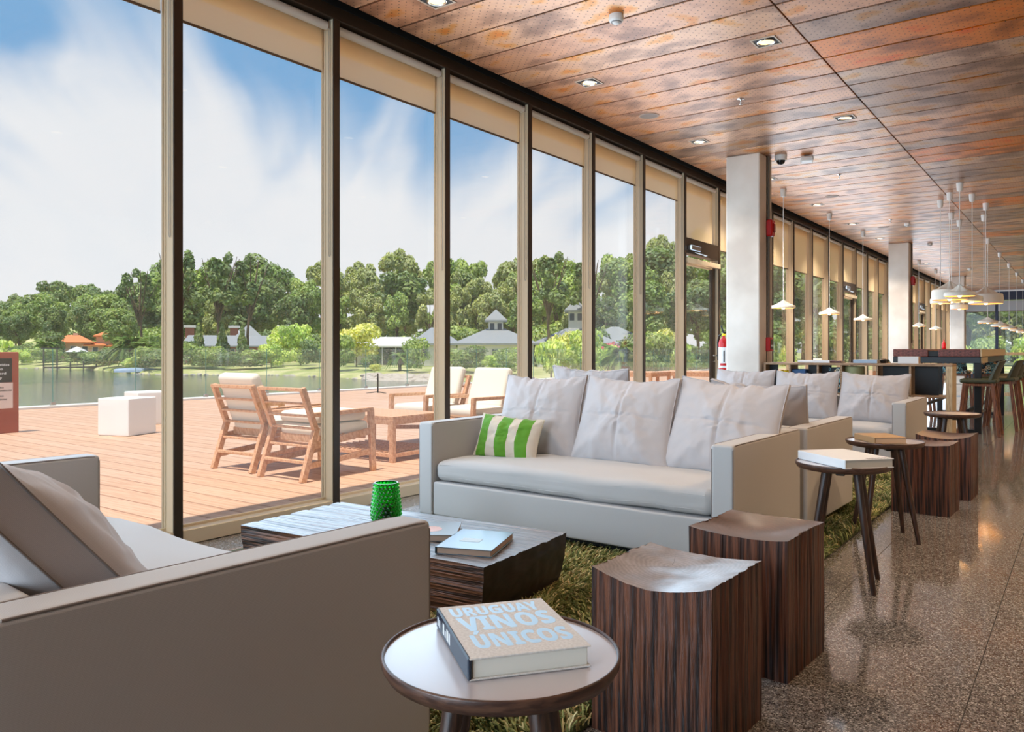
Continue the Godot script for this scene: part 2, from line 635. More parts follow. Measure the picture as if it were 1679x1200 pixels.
# ---------------------------------------------------------------- the room
func build_shell() -> void:
	# floor: granite tiles 0.605 m square over a bed
	var fl := thing("floor", "polished speckled granite floor of square tiles", "floor", Vector3.ZERO, 0, "", "structure")
	obj("bed", B(V(-0.14, -0.30, FAR), V(RIGHT + 0.2, -0.012, NEAR + 0.2)), mat("dark_gap", Color.BLACK), fl)
	var ts := 0.605
	var tile := B(V(-ts / 2 + 0.0011, -0.02, -ts / 2 + 0.0011), V(ts / 2 - 0.0011, 0, ts / 2 - 0.0011), 0.0012).mesh()
	var rest := Geo.new()
	for i in range(-1, 16):
		for j in range(-8, 62):
			var c := V(2.94 + (i - 4) * ts - ts * 0.0, 0, -4.235 - (j - 0) * ts)
			if c.x + ts / 2 > RIGHT or c.z + ts / 2 > NEAR or c.z - ts / 2 < FAR or c.x - ts / 2 < 0.0:
				var lo := V(maxf(c.x - ts / 2 + 0.0011, 0.0), -0.02, maxf(c.z - ts / 2 + 0.0011, FAR))
				var hi := V(minf(c.x + ts / 2 - 0.0011, RIGHT), 0, minf(c.z + ts / 2 - 0.0011, NEAR))
				if hi.x - lo.x > 0.01 and hi.z - lo.z > 0.01:
					rest.box(lo, hi, 0.0012)
			elif c.x > 2.4 and c.x < 4.9 and j > -5:
				obj("tile", tile, mats["granite"], fl, c)
			else:
				rest.xf = Transform3D(Basis(), c)
				rest.box(V(-ts / 2 + 0.0011, -0.02, -ts / 2 + 0.0011), V(ts / 2 - 0.0011, 0, ts / 2 - 0.0011), 0.0012)
				rest.xf = Transform3D()
	tag(obj("tile", rest, mats["granite"], fl), "", "", "", "stuff")

	# ceiling: perforated panels hung below a dark slab
	var ce := thing("ceiling", "copper brown ceiling of perforated rusted metal panels", "ceiling", Vector3.ZERO, 0, "", "structure")
	obj("slab", B(V(-0.62, CEIL + 0.12, FAR - 0.3), V(RIGHT + 0.3, CEIL + 0.42, NEAR + 0.3)), mats["dark_gap"], ce)
	var pl := 2.34
	var pw := 0.405
	var shapes: Array[ArrayMesh] = []
	rng.seed = 8
	for k in 10:
		var g := B(V(-pl / 2 + 0.005, 0, -pw / 2 + 0.011), V(pl / 2 - 0.005, 0.045, pw / 2 - 0.011), 0.003)
		var o := Vector2(rng.randf(), rng.randf())
		for i in g.v.size():
			var p := g.v[i]
			g.uv[i] = Vector2((p.x + pl / 2) / 0.0675, (p.z + pw / 2) / 0.0675)
			g.uv2[i] = o + Vector2(p.x * 0.30, p.z * 0.42)
		shapes.append(g.mesh())
	var more := Geo.new()
	for row in 103:
		var z := -4.153 + 0.2025 + 0.405 * 22 - row * pw
		if z - pw / 2 < FAR - 0.1:
			continue
		for col in 4:
			var x := 0.105 + pl / 2 + col * pl
			var pick := (row * 7 + col * 3 + row / 3) % 10
			# the second course is darker and holds the strongly rusted sheets
			var m: int = [0, 1, 2, 0, 3, 2, 0, 1, 5, 2][(row * 5 + col * 4 + row / 4) % 10]
			if col >= 1:
				m = [5, 4, 2, 5, 3, 5, 0, 5, 4, 1][(row * 3 + 4) % 10] if row != 28 and row != 29 else 4
			if col < 2:
				var p := obj("panel", shapes[pick], mats["rust_panel_%d" % m], ce, V(x, CEIL, z))
				if row % 2 == 1:
					p.rotation.y = PI
			else:
				more.box(V(x - pl / 2 + 0.004, CEIL, z - pw / 2 + 0.008), V(minf(x + pl / 2 - 0.004, RIGHT), CEIL + 0.03, z + pw / 2 - 0.008))
	tag(obj("panel", more, mats["rust_panel_1"], ce), "", "", "", "stuff")

	# solid walls that the picture does not show
	var far_z := FAR
	var top := CEIL + 0.42
	var wr := thing("wall_right", "warm plaster wall on the inner side of the lounge", "wall", Vector3.ZERO, 0, "", "structure")
	obj("plaster_face", B(V(RIGHT, -0.3, far_z), V(RIGHT + 0.25, top, NEAR + 0.25)), mats["plaster"], wr)
	obj("skirting", B(V(RIGHT - 0.015, 0.0, far_z), V(RIGHT, 0.12, NEAR), 0.003), mats["walnut"], wr)
	var wn := thing("wall_near", "glazed wall at the near end of the lounge", "wall", Vector3.ZERO, 0, "", "structure")
	obj("spandrel", B(V(-0.14, 3.3, NEAR), V(RIGHT + 0.25, top, NEAR + 0.2)), mats["plaster"], wn)
	obj("sill", B(V(-0.14, -0.3, NEAR), V(RIGHT + 0.25, 0.08, NEAR + 0.2), 0.005), mats["frame"], wn)
	obj("plaster_face", B(V(3.6, -0.3, NEAR), V(RIGHT + 0.25, 3.3, NEAR + 0.2)), mats["plaster"], wn)
	for k in 4:
		var x := 0.0 + k * 1.2
		obj("mullion", B(V(x - 0.03, 0.08, NEAR), V(x + 0.03, 3.3, NEAR + 0.16), 0.004), mats["frame"], wn)
		if k < 3:
			obj("pane", B(V(x + 0.03, 0.08, NEAR + 0.08), V(x + 1.17, 3.3, NEAR + 0.092)), mats["glass"], wn)

	# the glazed end wall, far off, in dark blue frames
	var wf := thing("wall_far", "far end wall of dark blue framed glass", "wall", Vector3.ZERO, 0, "", "structure")
	obj("header", B(V(-0.2, 3.06, far_z - 0.2), V(RIGHT + 0.25, top, far_z), 0.005), mats["blue_frame"], wf)
	obj("edge_strip", B(V(0.0, CEIL - 0.06, far_z), V(RIGHT, CEIL, far_z + 0.04), 0.005), mats["white"], wf)
	obj("sill", B(V(-0.2, -0.3, far_z - 0.2), V(RIGHT + 0.25, 0.1, far_z), 0.005), mats["blue_frame"], wf)
	for k in 9:
		var x := 0.12 + k * 1.18
		obj("mullion", B(V(x - 0.05, 0.1, far_z - 0.17), V(x + 0.05, 3.06, far_z), 0.005), mats["blue_frame"], wf)
		obj("pane", B(V(x + 0.05, 0.1, far_z - 0.10), V(minf(x + 1.13, RIGHT), 3.06, far_z - 0.088)), mats["glass"], wf)
		if x + 1.1 < RIGHT:
			var d := thing("roller_blind", "pale grey roller blind on the far blue end wall, %s bay from the glass wall" % ORD[k], "roller blind", V(x + 0.59, 3.02, far_z + 0.03), 0, "blinds on the end wall")
			obj("fabric", B(V(-0.54, -0.40, -0.003), V(0.54, 0, 0.003)), mat("blind_grey", Color(0.62, 0.62, 0.62), 0.85), d)
			obj("bottom_bar", B(V(-0.54, -0.425, -0.008), V(0.54, -0.40, 0.008), 0.003), mats["blind_bar"], d)

	# columns of smooth concrete
	for k in 4:
		var zc := -9.27 - 9.75 * (k - 0)
		if k == 3:
			zc = 0.48
		var nm: String = ["nearest square concrete column with red fire devices on its side", "second square concrete column, beyond the pendants", "third square concrete column near the far end wall", "square concrete column beside the near glass wall"][k]
		var cl := thing("column", nm, "column", V(0.825, 0, zc - 0.225), 0, "", "structure")
		obj("shaft", B(V(-0.205, 0, -0.225), V(0.205, CEIL, 0.225), 0.012), mats["concrete"], cl)
		if k < 2:
			obj("conduit", Geo.new().tube(PackedVector3Array([V(0.222, 1.25, -0.06), V(0.222, CEIL, -0.06)]), 0.014), mat("conduit", Color(0.45, 0.40, 0.34), 0.5), cl)
			obj("cable_groove", B(V(0.2035, 0.0, -0.035), V(0.2075, CEIL, -0.015)), mats["dark_gap"], cl)

func bay(k: int) -> String:
	if k < 5:
		return "%s bay behind the viewer" % ORD[4 - k]
	if k == 5:
		return "in the bay cut by the left picture edge"
	if k < 13:
		return "in the %s bay right of the first mullion" % ORD[k - 6]
	if k < 15:
		return "in the %s bay behind the nearest column" % ORD[k - 13]
	if k < 23:
		return "in the %s bay past the nearest column" % ORD[k - 15]
	if k < 26:
		return "in the %s bay behind the second column" % ORD[k - 23]
	return "in the %s bay past the second column" % ORD[k - 26]

func build_glass_wall() -> void:
	# the left wall: a strip of floor-to-head windows and doors between deep mullions
	var head := thing("wall_left", "bronze head rail above the long window wall", "wall", Vector3.ZERO, 0, "", "structure")
	obj("header", B(V(-0.16, 3.375, FAR), V(0.0, CEIL + 0.02, NEAR), 0.004), mats["frame_backlit"], head)
	obj("fascia", B(V(-0.21, 3.24, FAR - 0.3), V(-0.137, CEIL + 0.42, NEAR + 0.3), 0.006), mats["frame"], head)
	obj("roof_edge", B(V(-0.137, CEIL + 0.02, FAR - 0.3), V(-0.0, CEIL + 0.42, NEAR + 0.3)), mats["plaster"], head)
	obj("gap_shade_board", B(V(0.0005, CEIL + 0.012, FAR), V(0.006, CEIL + 0.11, NEAR)), mats["dark_gap"], head)  # black board added so the lit roof edge reads as gap shade
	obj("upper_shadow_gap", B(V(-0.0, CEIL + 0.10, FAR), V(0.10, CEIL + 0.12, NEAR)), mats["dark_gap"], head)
	var mull := B(V(-0.135, 0.0, -0.0265), V(-0.012, 3.38, 0.0265), 0.004).mesh()
	var ribs: Array[ArrayMesh] = []
	for s: float in [-1.0, 1.0]:
		ribs.append(B(V(-0.095, 0.0, s * 0.0265 - 0.005), V(-0.085, 3.36, s * 0.0265 + 0.005), 0.002).mesh())
		ribs.append(B(V(-0.122, 0.0, s * 0.0265 - 0.008), V(-0.108, 3.36, s * 0.0265 + 0.008), 0.003).mesh())
	var backlit_face := B(V(-0.012, 0.0, -0.0285), V(0.0, 3.38, 0.0285), 0.003).mesh()
	var gap := PITCH - 0.053
	var pane := B(V(-0.118, 0.085, -gap / 2), V(-0.106, 3.375, gap / 2)).mesh()
	var sill := B(V(-0.135, 0.0, -gap / 2), V(-0.004, 0.085, gap / 2), 0.004).mesh()
	var bead0 := B(V(-0.105, 0.085, -gap / 2), V(-0.085, 0.10, gap / 2), 0.002).mesh()
	var bead1 := B(V(-0.105, 3.355, -gap / 2), V(-0.085, 3.375, gap / 2), 0.002).mesh()
	# blinds
	var roll := Geo.new()
	roll.tube(PackedVector3Array([V(0, 0, -gap / 2 + 0.02), V(0, 0, gap / 2 - 0.02)]), 0.030, -1, 14)
	var rollm := roll.mesh()
	var bra0 := B(V(-0.03, -0.028, gap / 2 - 0.02), V(0.03, 0.035, gap / 2 - 0.006), 0.003).mesh()
	var bra1 := B(V(-0.03, -0.028, -gap / 2 + 0.006), V(0.03, 0.035, -gap / 2 + 0.02), 0.003).mesh()
	var loop := PackedVector3Array([V(-0.008, 0, 0), V(-0.008, -0.8, 0)])
	for i in 9:
		var a := PI + PI * i / 8.0
		loop.append(V(cos(a) * 0.008, -1.55 + sin(a) * 0.012, 0))
	loop.append(V(0.008, -0.8, 0))
	loop.append(V(0.008, 0, 0))
	var ch := Geo.new().tube(loop, 0.0022, -1, 5)
	var chm := ch.mesh()
	for k in BAYS:
		var z0 := FIRST - k * PITCH
		var zc := z0 - PITCH / 2
		var door := zc > -10.7 and zc < -9.6 or absf(zc + 18.3) < 0.5 or absf(zc + 27.7) < 0.5
		var w := thing(("door_%d" if door else "window_%d") % (k + 1), "%s, %s" % ["glazed terrace door with a closer" if door else "full-height window with bronze mullion", bay(k)], "door" if door else "window", V(0, 0, zc), 0, "", "structure")
		obj("mullion", mull, mats["frame"], w, V(0, 0, PITCH / 2))
		for rm in ribs:
			obj("glazing_rib", rm, mats["frame"], w, V(0, 0, PITCH / 2))
		obj("mullion_backlit_face", backlit_face, mats["frame_backlit"], w, V(0, 0, PITCH / 2))
		if not door:
			obj("pane", pane, mats["glass"], w)
			obj("sill", sill, mats["frame"], w)
			obj("bead", bead0, mats["frame"], w)
			obj("bead", bead1, mats["frame"], w)
		else:
			# transom at 2.5 m, a rebated leaf below it, dark frame
			obj("transom", B(V(-0.13, 2.36, -gap / 2), V(-0.004, 2.56, gap / 2), 0.004), mats["frame_backlit"], w)
			obj("transom_rail", B(V(-0.02, 2.235, -gap / 2), V(0.025, 2.30, gap / 2), 0.006), mats["frame"], w)
			obj("fanlight", B(V(-0.118, 2.56, -gap / 2), V(-0.106, 3.375, gap / 2)), mats["glass"], w)
			var leaf := obj("door_leaf", B(V(-0.105, 0.01, -gap / 2), V(-0.055, 2.30, -gap / 2 + 0.10), 0.004), mats["frame_backlit"], w)
			var lf := Geo.new()
			lf.box(V(-0.105, 0.01, gap / 2 - 0.10), V(-0.055, 2.30, gap / 2), 0.004)
			lf.box(V(-0.105, 0.01, -gap / 2 + 0.10), V(-0.055, 0.12, gap / 2 - 0.10), 0.004)
			lf.box(V(-0.105, 2.22, -gap / 2 + 0.10), V(-0.055, 2.30, gap / 2 - 0.10), 0.004)
			obj("leaf_frame", lf, mats["frame"], leaf)
			obj("pane", B(V(-0.088, 0.12, -gap / 2 + 0.10), V(-0.076, 2.22, gap / 2 - 0.10)), mats["glass"], leaf)
			var hd := Geo.new().tube(PackedVector3Array([V(-0.05, 1.03, -gap / 2 + 0.05), V(-0.01, 1.03, -gap / 2 + 0.05), V(-0.01, 1.03, -gap / 2 + 0.17)]), 0.009)
			hd.tube(PackedVector3Array([V(-0.056, 0.95, -gap / 2 + 0.05), V(-0.042, 0.95, -gap / 2 + 0.05)]), 0.014)
			obj("door_handle", hd, mats["chrome"], w)
			var cl := B(V(-0.004, 2.40, 0.20), V(0.055, 2.46, gap / 2 - 0.05), 0.006)
			cl.bar(V(0.03, 2.38, 0.35), V(0.10, 2.35, 0.12), 0.022, 0.008)
			cl.bar(V(0.10, 2.35, 0.12), V(0.0, 2.37, -0.02), 0.022, 0.008)
			obj("door_closer", cl, mats["steel"], w)
		# one roller blind to a bay that the picture shows
		if k < 5:
			continue
		var drop := 0.305
		if zc < -9.6:
			drop = 0.80
		if zc > -2.6:
			drop = 0.30
		var bl := thing("roller_blind", "cream roller blind drawn %s, %s" % ["a little" if drop < 0.5 else "a quarter down", bay(k)], "roller blind", V(-0.060, 3.335, zc), 0, "roller blinds along the window wall")
		obj("tube", rollm, mats["white_plastic"], bl)
		obj("bracket", bra0, mats["chrome"], bl)
		obj("bracket", bra1, mats["chrome"], bl)
		obj("fabric", B(V(-0.032, -drop, -gap / 2 + 0.03), V(-0.0305, 0, gap / 2 - 0.03)), mats["blind_fabric"], bl)
		obj("bottom_bar", B(V(-0.037, -drop - 0.016, -gap / 2 + 0.03), V(-0.026, -drop, gap / 2 - 0.03), 0.003), mats["blind_bar"], bl)
		obj("chain", chm, mats["chain"], bl, V(0.022, -0.02, -gap / 2 + 0.006))

func spot_light(parent: Node3D, e: float, col: Color, ang := 58.0) -> void:
	var l := SpotLight3D.new()
	l.name = "spot_lamp"
	parent.add_child(l, true)
	l.position = V(0, -0.015, 0)
	l.rotation.x = -PI / 2
	l.light_color = col
	l.light_energy = e
	l.spot_angle = ang
	l.spot_angle_attenuation = 0.8
	l.spot_range = 30
	l.spot_attenuation = 2
	l.light_size = 0.06
	l.shadow_enabled = true

func build_ceiling_fittings() -> void:
	# recessed square downlights with a round lamp
	var fr := Geo.new()
	for s: float in [-1.0, 1.0]:
		fr.box(V(-0.095, -0.006, s * 0.0875 - 0.0075), V(0.095, 0.004, s * 0.0875 + 0.0075), 0.002)
		fr.box(V(s * 0.0875 - 0.0075, -0.006, -0.08), V(s * 0.0875 + 0.0075, 0.004, 0.08), 0.002)
	var frm := fr.mesh()
	var box := B(V(-0.08, -0.002, -0.08), V(0.08, -0.0005, 0.08)).mesh()
	var ring := Geo.new().lathe(PackedVector2Array([Vector2(0.055, -0.004), Vector2(0.068, -0.004), Vector2(0.069, -0.009), Vector2(0.060, -0.011), Vector2(0.055, -0.006)]), 24).mesh()
	var lens := Geo.new().lathe(PackedVector2Array([Vector2(0.0001, -0.010), Vector2(0.02, -0.0095), Vector2(0.04, -0.0075), Vector2(0.056, -0.004)]), 24).mesh()
	var spots: Array[Vector2] = []
	for z: float in [3.0, 1.0, -1.0, -3.97, -5.97, -8.40, -10.8, -13.2, -15.6, -18.0, -21.0, -24.0, -27.0, -30.0, -33.0]:
		for x: float in [0.64, 2.19, 4.55, 6.85, 8.6]:
			if x > 3.0 or z > -9.0 or x < 1.0:  # glass-side lamps past the column are added to brighten the far frames
				spots.append(Vector2(x, z))
	var i := 0
	for p in spots:
		var lab := "square downlight over the inner half of the room, %s row, %s lamp" % [ORD[int(i / 5)], ORD[i % 5]]
		var zi := int(round(-p.y * 100))
		if p.x < 1.0:
			lab = "square recessed downlight by the glass wall, %s" % {397: "cut by the top of the picture", 597: "above the fourth mullion", 840: "nearest the concrete column"}.get(zi, "%s behind the viewer" % ORD[int(absf(3.0 - p.y) / 2)] if p.y > -3.0 else "%s added lamp past the nearest column" % ORD[[1080, 1320, 1560, 1800, 2100, 2400, 2700, 3000, 3300].find(zi)])
		elif p.x < 3.0:
			lab = "square recessed downlight next to the long ceiling seam, %s" % {597: "the large one nearest the viewer", 840: "the second and smaller one", 397: "above the top of the picture"}.get(zi, "%s behind the viewer" % ORD[int(absf(3.0 - p.y) / 2)])
		var d := thing("downlight", lab, "downlight", V(p.x, CEIL, p.y), 0, "recessed ceiling downlights")
		obj("frame", frm, mat("lamp_frame", Color(0.74, 0.66, 0.58), 0.4, 0.4), d)
		obj("recess", box, mats["black"], d)
		obj("reflector_ring", ring, mats["chrome"], d)
		obj("lens", lens, mats["spot_glow"], d)
		spot_light(d, LAMP_E * ((0.42 if p.x < 3.0 else 0.12) if p.y > -3.5 else ((0.5 if p.y > -10.0 else 2.0) if p.x < 3.0 else 1.5)), Color(1.0, 0.92, 0.82) if p.x < 3.0 else Color(1.0, 0.86, 0.69))
		i += 1
	# smoke detectors
	var sm := Geo.new().lathe(PackedVector2Array([Vector2(0.0001, -0.062), Vector2(0.022, -0.061), Vector2(0.026, -0.052), Vector2(0.046, -0.046), Vector2(0.052, -0.036), Vector2(0.053, -0.012), Vector2(0.050, -0.010), Vector2(0.050, 0.0)]), 28).mesh()
	var slm := Geo.new().lathe(PackedVector2Array([Vector2(0.030, -0.0525), Vector2(0.034, -0.0545), Vector2(0.038, -0.0485)]), 24).mesh()
	for q in [[V(1.50, CEIL, -4.88), "white smoke detector on the copper ceiling at the top of the picture"], [V(1.37, CEIL, -19.5), "small white smoke detector far along the ceiling before the second column"], [V(1.48, CEIL, -16.1), "small white smoke detector along the ceiling above the big pendants"], [V(1.44, CEIL, -26.2), "tiny white smoke detector beyond the pendant cluster"]]:
		var d := thing("smoke_detector", q[1], "smoke detector", q[0])
		obj("housing", sm, mats["white_plastic"], d)
		obj("slot_ring", slm, mat("grey_plastic", Color(0.5, 0.5, 0.5), 0.5), d)
	# round flush loudspeakers
	for q in [[V(0.62, CEIL, -7.18), "round flush ceiling loudspeaker near the window wall"], [V(1.02, CEIL, -12.6), "round flush ceiling loudspeaker past the first column"], [V(1.02, CEIL, -16.4), "round flush ceiling loudspeaker before the second column"]]:
		var d := thing("ceiling_speaker", q[1], "loudspeaker", q[0])
		obj("grille", Geo.new().lathe(PackedVector2Array([Vector2(0.0001, -0.006), Vector2(0.06, -0.0055), Vector2(0.088, -0.003)]), 28), mat("speaker_mesh", Color(0.52, 0.45, 0.40), 0.6), d)
		obj("rim", Geo.new().lathe(PackedVector2Array([Vector2(0.086, -0.003), Vector2(0.092, -0.008), Vector2(0.103, -0.005), Vector2(0.104, 0.001)]), 28), mat("speaker_rim", Color(0.66, 0.55, 0.47), 0.5), d)
	# sprinkler heads
	var sp := Geo.new().lathe(PackedVector2Array([Vector2(0.0001, -0.05), Vector2(0.004, -0.05), Vector2(0.006, -0.02), Vector2(0.010, -0.016), Vector2(0.010, -0.006), Vector2(0.032, -0.004), Vector2(0.034, 0.001)]), 16).mesh()
	var dfl := Geo.new().lathe(PackedVector2Array([Vector2(0.0001, -0.053), Vector2(0.016, -0.052), Vector2(0.017, -0.049), Vector2(0.004, -0.047)]), 16).mesh()
	for q in [[V(1.55, CEIL, -7.2), "chrome sprinkler head between the speaker and the small downlight"], [V(1.49, CEIL, -11.09), "chrome sprinkler head just past the dome camera"], [V(1.31, CEIL, -15.5), "chrome sprinkler head before the second column"]]:
		var d := thing("sprinkler_head", q[1], "sprinkler", q[0])
		obj("body", sp, mats["chrome"], d)
		obj("deflector", dfl, mats["chrome"], d)
	# dome camera and radio box beside the first column
	var cam := thing("dome_camera", "white dome security camera with a black eye beside the first column", "security camera", V(1.18, CEIL, -9.59))
	obj("base", Geo.new().lathe(PackedVector2Array([Vector2(0.05, -0.062), Vector2(0.066, -0.062), Vector2(0.070, -0.054), Vector2(0.072, -0.004), Vector2(0.072, 0)]), 28), mats["white_plastic"], cam)
	obj("dome", Geo.new().lathe(PackedVector2Array([Vector2(0.0001, -0.112), Vector2(0.02, -0.109), Vector2(0.037, -0.099), Vector2(0.048, -0.082), Vector2(0.052, -0.060)]), 28), mat("dome_black", Color(0.02, 0.02, 0.025), 0.08), cam)
	var ap := thing("access_point", "white wedge-shaped wireless box on the ceiling right of the dome camera", "wireless box", V(1.43, CEIL, -9.79), 20)
	obj("housing", B(V(-0.07, -0.075, -0.09), V(0.07, -0.02, 0.09), 0.012), mats["white_plastic"], ap)
	obj("bracket", B(V(-0.03, -0.02, -0.04), V(0.03, 0.0, 0.04), 0.003), mat("grey_plastic", Color(0.5, 0.5, 0.5), 0.5), ap)
	# red devices on the first column, and one on the second
	for q in [[V(1.03, 2.58, -9.555), "red fire alarm sounder high on the side of the first column", true], [V(1.03, 1.175, -9.545), "red fire call point low on the side of the first column", false], [V(1.03, 2.62, -19.3), "red fire alarm sounder on the second column", true]]:
		var d := thing("alarm_sounder" if q[2] else "call_point", q[1], "fire alarm", q[0])
		if q[2]:
			obj("housing", B(V(0.0, -0.10, -0.06), V(0.075, 0.10, 0.06), 0.014), mats["red"], d)
			obj("strobe", B(V(0.07, -0.055, -0.035), V(0.09, 0.055, 0.035), 0.008), mat("strobe", Color(0.55, 0.02, 0.03), 0.15), d)
		else:
			obj("housing", B(V(0.0, -0.085, -0.06), V(0.055, 0.085, 0.06), 0.008), mats["red"], d)
			obj("plate", B(V(0.054, -0.055, -0.045), V(0.060, 0.06, 0.045), 0.002), mat("call_plate", Color(0.10, 0.03, 0.03), 0.4), d)
			obj("handle", B(V(0.058, -0.03, -0.035), V(0.066, -0.005, 0.035), 0.003), mats["white_plastic"], d)
	# fire extinguisher on the window side of the column
	var ex := thing("fire_extinguisher", "red fire extinguisher with white label hung beside the first column", "fire extinguisher", V(0.556, 0.86, -9.36))
	obj("cylinder", Geo.new().lathe(PackedVector2Array([Vector2(0.0001, 0), Vector2(0.05, 0.0), Vector2(0.06, 0.012), Vector2(0.061, 0.33), Vector2(0.053, 0.365), Vector2(0.03, 0.39), Vector2(0.018, 0.40), Vector2(0.018, 0.42)]), 28), mats["red"], ex)
	obj("label", Geo.new().grid(20, 1, func(u: float, t: float) -> Vector3:
		var a := lerpf(2.6, -0.4, u)
		return V(cos(a) * 0.0622, lerpf(0.03, 0.28, t), sin(a) * 0.0622)), mats["white"], ex)
	obj("label_print", Geo.new().grid(8, 1, func(u: float, t: float) -> Vector3:
		var a := lerpf(1.25, 1.0, u)
		return V(cos(a) * 0.0628, lerpf(0.10, 0.24, t), sin(a) * 0.0628)), mats["black"], ex)
	obj("label_band", Geo.new().grid(8, 1, func(u: float, t: float) -> Vector3:
		var a := lerpf(1.9, 0.3, u)
		return V(cos(a) * 0.0629, lerpf(0.055, 0.085, t), sin(a) * 0.0629)), mats["red"], ex)
	obj("gauge", Geo.new().lathe(PackedVector2Array([Vector2(0.0001, 0.415), Vector2(0.024, 0.42), Vector2(0.026, 0.445), Vector2(0.0001, 0.455)]), 16), mats["yellow"], ex)
	obj("handle", Geo.new().bar(V(0, 0.45, 0), V(-0.02, 0.545, 0.03), 0.02, 0.012), mats["black"], ex)
	obj("lever", Geo.new().bar(V(0, 0.45, 0), V(0.05, 0.47, 0.02), 0.02, 0.01), mats["black"], ex)
	obj("hose", Geo.new().tube(PackedVector3Array([V(-0.02, 0.44, 0.01), V(-0.055, 0.42, 0.02), V(-0.072, 0.34, 0.01), V(-0.073, 0.12, 0.0)]), 0.009), mats["black"], ex)
	obj("bracket", B(V(-0.02, 0.20, -0.02), V(0.046, 0.24, 0.0), 0.003), mats["steel"], ex)

# ---------------------------------------------------------------- soft furniture
func sofa(called: String, label: String, at: Vector3, turn: float, w: float, dp: float) -> Node3D:
	# front towards +z, origin on the floor under the middle
	var s := thing(called, label, "sofa", at, turn, "pale grey lounge sofas")
	var aw := 0.118
	var zf := dp / 2
	var fab: Material = mats["fabric"]
	var inner := w - 2 * aw
	for k: float in [-1.0, 1.0]:
		var arm := obj("arm", Geo.new().soft(V(k * (w / 2 - aw / 2), 0.3625, 0.0), V(aw, 0.585, dp), 0.017), fab, s)
		for q: float in [-1.0, 1.0]:
			var x := k * (w / 2 - aw / 2) + q * (aw / 2 - 0.006)
			var pp := Geo.new().tube(PackedVector3Array([V(x, 0.10, zf - 0.004), V(x, 0.63, zf - 0.004), V(x, 0.648, zf - 0.022), V(x, 0.6515, zf - 0.05), V(x, 0.6515, -zf + 0.03)]), 0.0032, -1, 6)
			obj("piping", pp, mats["piping"], arm)
	obj("front_panel", Geo.new().soft(V(0, 0.18, zf - 0.14), V(inner - 0.004, 0.21, 0.27), 0.014), fab, s)
	obj("seat_base", B(V(-inner / 2, 0.09, -zf + 0.10), V(inner / 2, 0.285, zf - 0.25)), fab, s)
	obj("backrest", Geo.new().soft(V(0, 0.3625, -zf + 0.062), V(inner - 0.002, 0.58, 0.124), 0.016), fab, s)
	# one long seat cushion, a little uneven along its front
	var nz := noise(1.4, 3, int(at.z * 13) + 50)
	var hx := inner / 2
	var seat := Geo.new().soft(V(0, 0.352, 0.045), V(inner - 0.008, 0.125, dp - 0.135), 0.045, func(p: Vector3) -> Vector3:
		var crown := 0.022 * (1 - pow(absf(p.x) / hx, 4)) * cos(clampf(p.z / (dp * 0.9), -1, 1) * PI / 2)
		var q := p
		if p.y > 0:
			q.y += crown + 0.008 * nz.get_noise_2d(p.x * 2.0, p.z * 3)
		if p.z > dp * 0.3:
			q.z += 0.010 * nz.get_noise_2d(p.x * 3.2, p.y * 4) + 0.004 * sin(p.x * 34.0 + 3 * nz.get_noise_2d(p.x, 3)) * nz.get_noise_2d(p.x * 1.1, 9)
			q.y += 0.012 * nz.get_noise_2d(p.x * 1.6, 40)
		return q, 26)
	var sc := obj("seat_cushion", seat, fab, s)
	for yy: float in [0.392, 0.318]:
		var path := PackedVector3Array()
		for i in 33:
			var x := lerpf(-hx + 0.04, hx - 0.04, i / 32.0)
			path.append(V(x, yy + 0.012 * nz.get_noise_2d(x * 1.6, 40), zf - 0.0275 + 0.010 * nz.get_noise_2d(x * 3.2, (yy - 0.352) * 4)))
		obj("piping", Geo.new().tube(path, 0.003, -1, 5), mats["fabric"], sc)
	for k: float in [-1.0, 1.0]:
		for j: float in [-1.0, 1.0]:
			obj("leg", B(V(k * (w / 2 - 0.10) - 0.03, 0.0, j * (zf - 0.10) - 0.03), V(k * (w / 2 - 0.10) + 0.03, 0.092, j * (zf - 0.10) + 0.03), 0.004), mats["black"], s)
	obj("plinth", B(V(-w / 2 + 0.05, 0.045, -zf + 0.06), V(w / 2 - 0.05, 0.085, zf - 0.05)), mats["black"], s)
	return s

